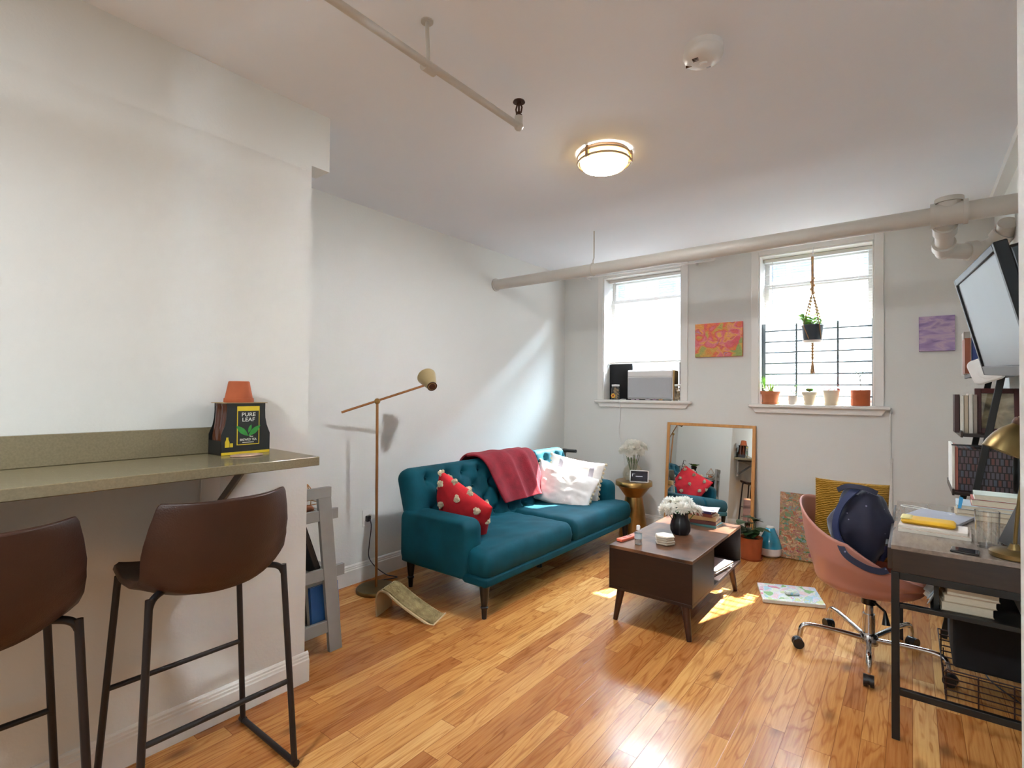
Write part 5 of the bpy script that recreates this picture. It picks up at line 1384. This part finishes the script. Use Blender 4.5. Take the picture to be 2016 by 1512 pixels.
# ------------------------------------------------------------------ things on the desk
dz = .75
def pad(label, c, U, W, L, Wd, Th, h, group=None, name='notepad', cat='notepad'):
    c, U, W = V(c), V(U).normalized(), V(W).normalized(); N = V((0,0,1))
    t = thing(name, label, cat, c, 0, group); o = t.location
    obj('sheets', MB(o).obox(c+N*(Th*.45), U*L/2, W*Wd/2, N*Th*.45), M['paper'], t, bevel=.001)
    obj('cover', MB(o).obox(c+N*(Th*.95), U*L/2, W*Wd/2, N*Th*.05), coverm(h, .6), t)
    return t
pad('large cream notepad at the bottom of the yellow envelope pile on the desk', (.075, 2.845, dz), (1, -.06, 0), (.06, 1, 0), .235, .165, .014, '#cbb9ab')
pad('smaller cream notebook right under the yellow envelope on the desk', (.07, 2.855, dz+.014), (1, -.06, 0), (.06, 1, 0), .225, .15, .011, '#ddd3c8')
t = thing('envelope', 'padded yellow envelope lying on the cream notepads on the desk', 'envelope', (.05, 2.86, dz+.025)); o = t.location
M['yellow_env'] = mat('yellow_envelope', '#d9a81c', .5, var=.12, vs=14)
obj('pouch', MB(o).rpanel((.055, 2.87, dz+.036), (1, -.06, 0), (.06, 1, 0), (0,0,1), .092, .06, .01, .011, .02, 14, 12), M['yellow_env'], t)
obj('flap', MB(o).rpanel((-.018, 2.876, dz+.047), (1, -.06, 0), (.06, 1, 0), (0,0,1), .02, .052, .006, .003, .006, 8, 8), mat('pale_flap', '#d8c878', .5), t)
t = thing('laptop', 'closed grey laptop on the desk behind the yellow envelope', 'laptop', (.11, 3.17, dz)); o = t.location
U = V((.93, -.28, 0)).normalized(); W = V((.28, .93, 0)).normalized()
obj('base', MB(o).obox((.10, 3.165, dz+.005), U*.105, W*.135, (0,0,.005)), coverm('#8c8f9a', .4), t, bevel=.003)
obj('screen_lid', MB(o).obox((.10, 3.165, dz+.0125), U*.105, W*.135, (0,0,.0025)), coverm('#a2a5b2', .35), t, bevel=.002)
t = obj('charging_cable', MB((.05, 3.38, dz)).tube(smoothpath([(.15, 3.22, dz+.017), (.10, 3.33, dz+.006), (.03, 3.41, dz+.004), (-.03, 3.43, dz+.004), (-.045, 3.40, dz+.004), (-.02, 3.375, dz+.004), (.05, 3.36, dz+.004)], 6), .0022, 6), M['white_plastic'])
tag(t, 'white charging cable looped on the desk behind the laptop', 'cable')
t = thing('phone', 'dark phone lying flat at the front edge of the desk', 'phone', (.155, 2.545, dz)); o = t.location
obj('body', MB(o).obox((.155, 2.555, dz+.004), (.04, -.006, 0), (.004, .035, 0), (0,0,.004)), M['black_plastic'], t, bevel=.003)
obj('screen', MB(o).obox((.155, 2.555, dz+.0083), (.037, -.0055, 0), (.0037, .032, 0), (0,0,.0003)), mat('phone_glass', '#1c2126', .06), t)
c = (.228, 2.69, 0)
t = thing('drinking_glass', 'empty clear drinking glass on the desk beside the lamp base', 'glass', (c[0], c[1], dz)); o = t.location
obj('tumbler', MB(o).lathe([(0, dz+.001), (.031, dz+.001), (.033, dz+.01), (.0375, dz+.14), (.0355, dz+.14), (.031, dz+.012), (0, dz+.012)], c, 32, caps=False), M['clear'], t)
obj('rim', MB(o).tube([(c[0]+.0365*math.cos(a), c[1]+.0365*math.sin(a), dz+.14) for a in [i*2*PI/28 for i in range(28)]], .0012, 6, closed=True), M['clear'], t)
# pile of books at the back of the desk
z = dz
for k, (L, Wd, th, h, x, lab) in enumerate(((.27, .21, .024, '#b49d7e', .30, 'tan hardback at the bottom of the pile at the back of the desk'), (.26, .2, .022, '#8f8577', .305, 'grey brown book second from the bottom of the desk pile'), (.26, .2, .018, '#b7c4cb', .30, 'pale blue book third from the bottom of the desk pile'), (.22, .16, .03, '#a8615a', .335, 'faded red hardback second from the top of the desk pile'), (.2, .15, .024, '#d8e0d5', .335, 'pale mint book on top of the pile at the back of the desk'))):
    bkobj('book', lab, (x, 3.34, z+th/2), (1, -.04, 0), (.04, 1, 0), L, Wd, th, h, 'books piled at the back of the desk', spine=1)
    z += th
t = obj('sticky_tab', MB((.185, 3.26, dz+.07)).grid(lambda u, v: V((.172+.018*u, 3.238+.004*v, dz+.052+.055*v-.01*u)), 4, 4) and MB((.185, 3.236, dz+.05)).prism([(0,0),(.012,.0),(.02,.05),(.006,.056)], (.172, 3.234, dz+.05), (1,0,0), (0,0,1), (0,.002,0)), coverm('#3fa2d8', .5))
tag(t, 'bright blue paper tab sticking out of the desk book pile', 'bookmark')
t = thing('picture_stand', 'black photo frame leaning back on the desk behind the lamp base', 'photo frame', (.33, 2.66, dz)); o = t.location
up = V((.38, .12, 1)).normalized(); U = V((.35, -.94, 0)).normalized(); N = U.cross(up).normalized()
c = V((.305, 2.735, dz))+up*.115
obj('frame', MB(o).obox(c, U*.085, up*.113, N*.009), M['black_plastic'], t, bevel=.002)
obj('backing', MB(o).obox(c-N*.012, U*.083, up*.111, N*.003), M['paper'], t)
# desk lamp
lx, ly = .292, 2.585
t = thing('desk_lamp', 'antique brass desk lamp with domed shade and round base at the desk edge', 'desk lamp', (lx, ly, dz)); o = t.location
obj('base', MB(o).lathe([(.066, dz), (.07, dz+.004), (.07, dz+.018), (.064, dz+.024), (.02, dz+.03), (.012, dz+.05), (0, dz+.05)], (lx, ly, 0), 40), M['antique'], t)
obj('stem', MB(o).tube(smoothpath([(lx, ly, dz+.04), (lx+.012, ly, dz+.2), (lx+.04, ly+.01, dz+.38), (lx+.062, ly+.02, dz+.50), (lx+.05, ly+.03, dz+.56), (lx+.03, ly+.035, dz+.535)], 6), .006, 12), M['antique'], t)
ax = V((.42, .05, .9)).normalized(); S0 = V((.262, 2.60, 1.128))
pr = [(.060, 0), (.0585, .022), (.052, .052), (.040, .080), (.024, .102), (.018, .112), (.018, .125), (.014, .14), (.0, .142)]
pr2 = [(r-.002, z-.001) for r, z in pr[:6]][::-1]
sh = obj('shade', MB(o).lathe(pr2+pr, S0, 40, axis=ax, caps=False), M['antique'], t)
obj('rim', MB(o).tube([S0+ax.orthogonal().normalized()*.06*math.cos(a)+ax.cross(ax.orthogonal().normalized())*.06*math.sin(a) for a in [i*2*PI/36 for i in range(36)]], .002, 6, closed=True), M['antique'], sh)
obj('socket', MB(o).lathe([(.021, .108), (.023, .115), (.023, .128), (.019, .134)], S0, 24, axis=ax), M['bronze'], t)
obj('cord', MB(o).tube(smoothpath([S0+ax*.14, (.335, 2.64, 1.24), (.33, 2.66, 1.1), (.31, 2.66, .95), (.325, 2.66, .85), (.34, 2.65, dz+.005)], 6), .002, 6), M['black_plastic'], t)

# ------------------------------------------------------------------ office chair
hx_, hy_ = -.175, 3.205
t = thing('office_chair', 'pink tub chair on a chrome five-star base pulled up to the desk', 'office chair', (hx_, hy_, 0), 0); o = t.location
face = math.radians(-14)
def shell(u, v):
    a = 2*PI*u; ca = math.cos(a)
    back = .5-.5*ca
    rim = .44 + .18*min(1, back*2.0)**1.1 + .155*max(0, (back-.5)*2)**1.6
    R0 = .262; zb_ = .335
    prof_f = min(v/.42, 1)
    if v < .42:
        r = R0*.88*math.sin(prof_f*PI/2)**.9; z = zb_ + .075*(1-math.cos(prof_f*PI/2))**1.3
    else:
        f = (v-.42)/.58; r = R0*(.88+.12*min(1, f*2.2)) + .028*f**1.6*(.4+.9*back); z = zb_+.075+(rim-zb_-.075)*f
    th = a+face
    return V((hx_+r*math.cos(th)*1.02, hy_+r*math.sin(th), z))
m = MB(o); nu, nv = 64, 30
c0 = m.v((hx_, hy_, .335)); rings = [[m.v(shell(k/nu, j/(nv-1))) for k in range(nu)] for j in range(1, nv)]
for k in range(nu): m.f([c0, rings[0][k], rings[0][(k+1)%nu]])
for a, b in zip(rings, rings[1:]):
    for k in range(nu): m.f([a[k], a[(k+1)%nu], b[(k+1)%nu], b[k]])
obj('seat_shell', m, M['pink_shell'], t, solid=.009, sharp=180)
obj('gas_lift', MB(o).tube([(hx_, hy_, .075), (hx_, hy_, .22)], .027, 20).tube([(hx_, hy_, .2), (hx_, hy_, .33)], .02, 18), M['chrome'], t)
obj('lift_collar', MB(o).tube([(hx_, hy_, .27), (hx_, hy_, .325)], .031, 20).tube([(hx_, hy_, .318), (hx_, hy_, .336)], .075, 20), M['black_plastic'], t)
obj('height_lever', MB(o).tube([(hx_, hy_, .30), (hx_+.07, hy_-.10, .28), (hx_+.075, hy_-.11, .22)], [.006, .006, .018], 10), M['black_plastic'], t)
obj('hub', MB(o).lathe([(.030, .06), (.040, .07), (.040, .115), (.032, .125)], (hx_, hy_, 0), 24), M['chrome'], t)
cas = ((-.488, 3.085), (-.270, 2.815), (.058, 2.925), (-.275, 3.395), (.056, 3.26))
base_a = math.atan2(3.085-hy_, -.488-hx_)
for k in range(5):
    a = base_a + k*2*PI/5; R_ = .315; d = V((math.cos(a), math.sin(a), 0)); c = V((hx_, hy_, 0))
    g = obj('base_leg', MB(o).tube(smoothpath([c+d*.03+V((0,0,.095)), c+d*.16+V((0,0,.115)), c+d*.27+V((0,0,.125)), c+d*.305+V((0,0,.11)), c+d*R_+V((0,0,.062))], 6), .0125, 14), M['chrome'], t)
    s_ = V((-d.y, d.x, 0)); q = c+d*(R_+.008)
    m = MB(o)
    for e in (-1, 1): m.tube([q+s_*e*.005+V((0,0,.0265)), q+s_*e*.021+V((0,0,.0265))], .0265, 18)
    m.tube([q-s_*.005+V((0,0,.03)), q+s_*.005+V((0,0,.03))], .022, 14)
    obj('caster', m, M['black_plastic'], g)
t = thing('cushion', 'mustard ribbed cushion standing at the back of the pink chair', 'cushion', (-.24, 3.31, .43)); o = t.location
m = MB(o); pillow(m, (-.258, 3.30, .668), (.93, .36, -.06), (-.05, .10, 1), .175, .20, .055, 7, .004, 34, .03)
obj('cover', m, M['knit'], t, sharp=180)
t = thing('bag', 'navy dotted fabric bag slumped over the side of the pink chair', 'bag', (-.18, 3.10, .45)); o = t.location
m = MB(o)
def bagf(sx_, sy__, sz, c, seed):
    n = 40
    def pt(i, j):
        a = 2*PI*i/n; b = -PI/2+PI*j/(n//2)
        d = V((math.cos(a)*math.cos(b), math.sin(a)*math.cos(b), math.sin(b)))
        k = 1+.20*noise.noise(d*1.7+V((seed,0,0)))+.09*noise.noise(d*3.7+V((0,seed,0)))+.03*noise.noise(d*9)
        w_ = 1-.22*max(0, d.z)   # narrower at the top
        return V(c)+V((d.x*sx_*k*w_, d.y*sy__*k*w_, d.z*sz*k))
    rings = [[m.v(pt(i, j)) for i in range(n)] for j in range(n//2+1)]
    for a, b in zip(rings, rings[1:]):
        for k in range(n): m.f([a[k], a[(k+1)%n], b[(k+1)%n], b[k]])
bagf(.132, .09, .185, (-.195, 3.055, .70), 2.0)
obj('body', m, M['navy'], t, sharp=180, weld=True)
m = MB(o); bagf(.045, .07, .12, (-.115, 3.08, .66), 5.0); obj('side_pocket', m, M['navy_plain'], t, sharp=180, weld=True)
def ribbon(P, w, N_, th=.004):
    mm = MB(o); P = smoothpath(P, 7); rows = []
    for i, p in enumerate(P):
        tg = (P[min(i+1, len(P)-1)]-P[max(i-1, 0)]).normalized(); n_ = V(N_); s_ = tg.cross(n_).normalized(); n_ = s_.cross(tg)
        rows.append([mm.v(p+s_*w*a+n_*th*b) for a, b in ((-1,-1),(1,-1),(1,1),(-1,1))])
    for a, b in zip(rows, rows[1:]):
        for k in range(4): mm.f([a[k], a[(k+1)%4], b[(k+1)%4], b[k]])
    mm.f(rows[0]); mm.f(rows[-1]); return mm
obj('zip_band', ribbon([(-.205, 3.005, .885), (-.27, 2.985, .80), (-.295, 2.965, .70), (-.275, 2.955, .62), (-.215, 2.945, .565)], .016, (-.6, -.8, .1)), M['navy_plain'], t, sharp=60)
obj('strap', ribbon([(-.285, 2.965, .64), (-.25, 2.915, .575), (-.18, 2.905, .535), (-.12, 2.915, .522), (-.09, 2.93, .53)], .014, (-.2, -.9, .3)), M['navy'], t, sharp=60)
obj('top_handle', ribbon([(-.29, 3.02, .86), (-.25, 3.0, .885), (-.18, 2.99, .885), (-.13, 3.0, .865)], .011, (0, -.9, .4)), M['navy'], t, sharp=60)

# ------------------------------------------------------------------ ladder bookcase in the corner
t = thing('ladder_bookcase', 'black ladder bookcase leaning on the wall past the desk, holding books', 'bookcase', (.3, 4.0, 0)); o = t.location
ry0, ry1 = 3.72, 4.26
for y in (ry0, ry1):
    obj('rail', MB(o).bar((.135, y, 0), (.435, y, 1.80), .03, .02, (0,1,0)), M['black_metal'], t, bevel=.002)
lev = [(.42, .20), (.805, .225), (1.125, .262), (1.458, .31)]
for z, xf_ in lev:
    obj('shelf_board', MB(o).box((xf_-.04, ry0+.012, z-.016), (.452, ry1-.012, z)), M['table_dark'] if z < 1.4 else M['black_metal'], t, bevel=.002)
    obj('front_lip', MB(o).box((xf_-.05, ry0+.012, z-.02), (xf_-.04, ry1-.012, z+.014)), M['desk_wood'], t, bevel=.001)
def upright(label, x, y, z, L, H_, Th, h, group):
    """book standing on a shelf, cover facing the room end, spine towards the room"""
    return bkobj('book', label, (x+L/2, y, z+H_/2), (0, 0, 1), (1, 0, 0), H_, L, Th, h, group, spine=-1)
def spine_out(label, x, y, z, D_, H_, Th, h, group):
    """book standing with its spine towards the room's near end"""
    return bkobj('book', label, (x+Th/2, y+D_/2, z+H_/2), (0, 0, 1), (0, 1, 0), H_, D_, Th, h, group, spine=-1)
g3 = 'books on the top bookcase shelf'
upright('large navy blue book on the top bookcase shelf beside the television', .268, 3.88, 1.458, .17, .262, .03, '#1b2f66', g3)
spine_out('red brown book beside the navy one on the top bookcase shelf', .238, 3.86, 1.458, .17, .20, .026, '#8a4a30', g3)
spine_out('grey book standing behind the navy and red brown ones on the top shelf', .245, 4.05, 1.458, .15, .255, .03, '#a6a39c', g3)
g2 = 'books on the middle bookcase shelf'
xk = .192
for h, hh, th, lab in (('#3b1f1c', .215, .022, 'dark brown book at the outer end of the middle bookcase shelf'), ('#e3e0d6', .205, .016, 'white book next to the dark brown one on the middle bookcase shelf'), ('#b3a68f', .21, .018, 'taupe book in the middle of the row left of the framed picture'), ('#d9d5cc', .22, .018, 'off white book second from the framed picture on the bookcase'), ('#8f8478', .215, .016, 'grey brown book touching the framed picture on the bookcase')):
    spine_out(lab, xk, 3.83, 1.125, .16, hh, th, h, g2); xk += th+.0012
t = thing('framed_picture', 'dark red framed picture standing on the middle bookcase shelf', 'framed picture', (.35, 3.87, 1.125)); o = t.location
c = V((.374, 3.885, 1.125+.125)); U = V((1, 0, 0)); W = V((0, .06, 1)).normalized(); N = V((0, -1, .06)).normalized()
m = MB(o)
for s_ in (-1, 1): m.obox(c+U*s_*.08, U*.014, W*.125, N*.01); m.obox(c+W*s_*.111, U*.066, W*.014, N*.01)
obj('frame', m, mat('mahogany_frame', '#4d1c18', .4, var=.2, vs=12), t, bevel=.002)
obj('print', MB(o).obox(c-N*.002, U*.068, W*.099, N*.002), paint_mat('landscape_print', ['#4a4436', '#7d735a', '#b3a27c', '#d8cfae', '#c9bb8e'], 7, .6, (1, 1, 1.6)), t, flat=True)
obj('glazing', MB(o).obox(c+N*.003, U*.067, W*.098, N*.0006), M['clear'], t, flat=True)
t = thing('patterned_box', 'upright box printed with rows of books on the lower bookcase shelf', 'box', (.32, 3.95, .805)); o = t.location
obj('case', MB(o).box((.205, 3.80, .807), (.425, 4.14, 1.04)), M['spines'], t, bevel=.002)
obj('spine_edge', MB(o).box((.192, 3.80, .807), (.204, 4.14, 1.045)), coverm('#b8705e', .6), t, bevel=.001)
t = thing('folder', 'white document folder standing at the open end of the lower bookcase shelf', 'folder', (.18, 3.95, .805)); o = t.location
obj('sleeve', MB(o).box((.178, 3.79, .807), (.190, 4.15, 1.055)), M['paper'], t, bevel=.001); obj('edge_strip', MB(o).box((.176, 3.785, 1.055), (.3, 3.80, 1.062)), M['black_plastic'], t)

# ------------------------------------------------------------------ television
t = thing('television', 'black flat television tilted down on its wall mount above the desk', 'television', (.28, 2.75, 1.40)); o = t.location
A, B = V((.198, 3.119, 1.857)), V((.205, 2.239, 1.836)); Cc, D = V((.307, 3.212, 1.432)), V((.299, 2.321, 1.397))
cy_ = 2.725; top = V((.200, cy_, 1.852)); bot = V((.305, cy_, 1.415))
Wt = (top-bot).normalized(); U = V((-.06, 1, .04)).normalized(); N = U.cross(Wt).normalized()
if N.x > 0: N = -N
Wt = (N.cross(U)).normalized(); Wt = Wt if Wt.z > 0 else -Wt
c = (top+bot)/2; hw2, hh2 = .445, .226
bz = .028
m = MB(o)
for s_ in (-1, 1): m.obox(c+U*s_*(hw2-bz/2), U*bz/2, Wt*hh2, N*.018)
m.obox(c+Wt*(hh2-bz/2), U*(hw2-bz), Wt*bz/2, N*.018)
obj('bezel', m, mat('satin_black', '#101113', .45, Specular_IOR_Level=.25), t, bevel=.004)
obj('bottom_bezel', MB(o).obox(c-Wt*(hh2-.02), U*(hw2-bz), Wt*.02, N*.018), mat('grey_bezel', '#5a5c5e', .5, Specular_IOR_Level=.25), t, bevel=.003)
obj('screen', MB(o).obox(c+Wt*.006+N*.008, U*(hw2-bz), Wt*(hh2-.032), N*.002), mat('lcd_screen', '#70767a', .4, var=.02, Specular_IOR_Level=.2), t, flat=True)
obj('rear_housing', MB(o).obox(c-N*.045, U*(hw2-.015), Wt*(hh2-.02), N*.032), M['black_plastic'], t, bevel=.012, seg=3)
obj('mount_arm', MB(o).bar(c-N*.07, (XR-.006, cy_, 1.66), .06, .03).box((XR-.012, cy_-.11, 1.55), (XR, cy_+.11, 1.78)), M['black_metal'], t, bevel=.003)
t = thing('camera', 'white indoor camera with black lens beneath the lower corner of the television', 'camera', (.325, 3.62, 1.44)); o = t.location
c = V((.306, 3.62, 1.469)); N = V((-.25, -.95, .1)).normalized(); U = V((.93, -.36, .05)).normalized(); W = N.cross(U)
obj('housing', MB(o).rpanel(c, U*.9+W*.3, W*.9-U*.3, N, .068, .068, .03, .018, .014, 14, 14), M['white_plastic'], t)
obj('lens_ring', MB(o).lathe([(.044, .012), (.04, .022), (.014, .025), (0, .024)], c+W*-.008+U*.01, 28, axis=N), M['white_plastic'], t)
obj('lens', MB(o).lathe([(.013, .024), (.011, .029), (0, .03)], c+W*-.008+U*.014, 18, axis=N), M['black_plastic'], t)
obj('wall_bracket', MB(o).bar(c, (XR, 3.66, 1.44), .02, .02), M['white_plastic'], t, bevel=.002)
# ------------------------------------------------------------------ render settings
SC.view_settings.view_transform = 'Standard'; SC.view_settings.look = 'None'
SC.view_settings.exposure = 0.2; SC.view_settings.gamma = 1.0; SC.view_settings.use_curve_mapping = False
cy = SC.cycles
cy.use_denoising = True
cy.max_bounces = 10; cy.diffuse_bounces = 6; cy.glossy_bounces = 4; cy.transmission_bounces = 6; cy.transparent_max_bounces = 24
cy.caustics_reflective = False; cy.caustics_refractive = False
cy.sample_clamp_indirect = 8.0
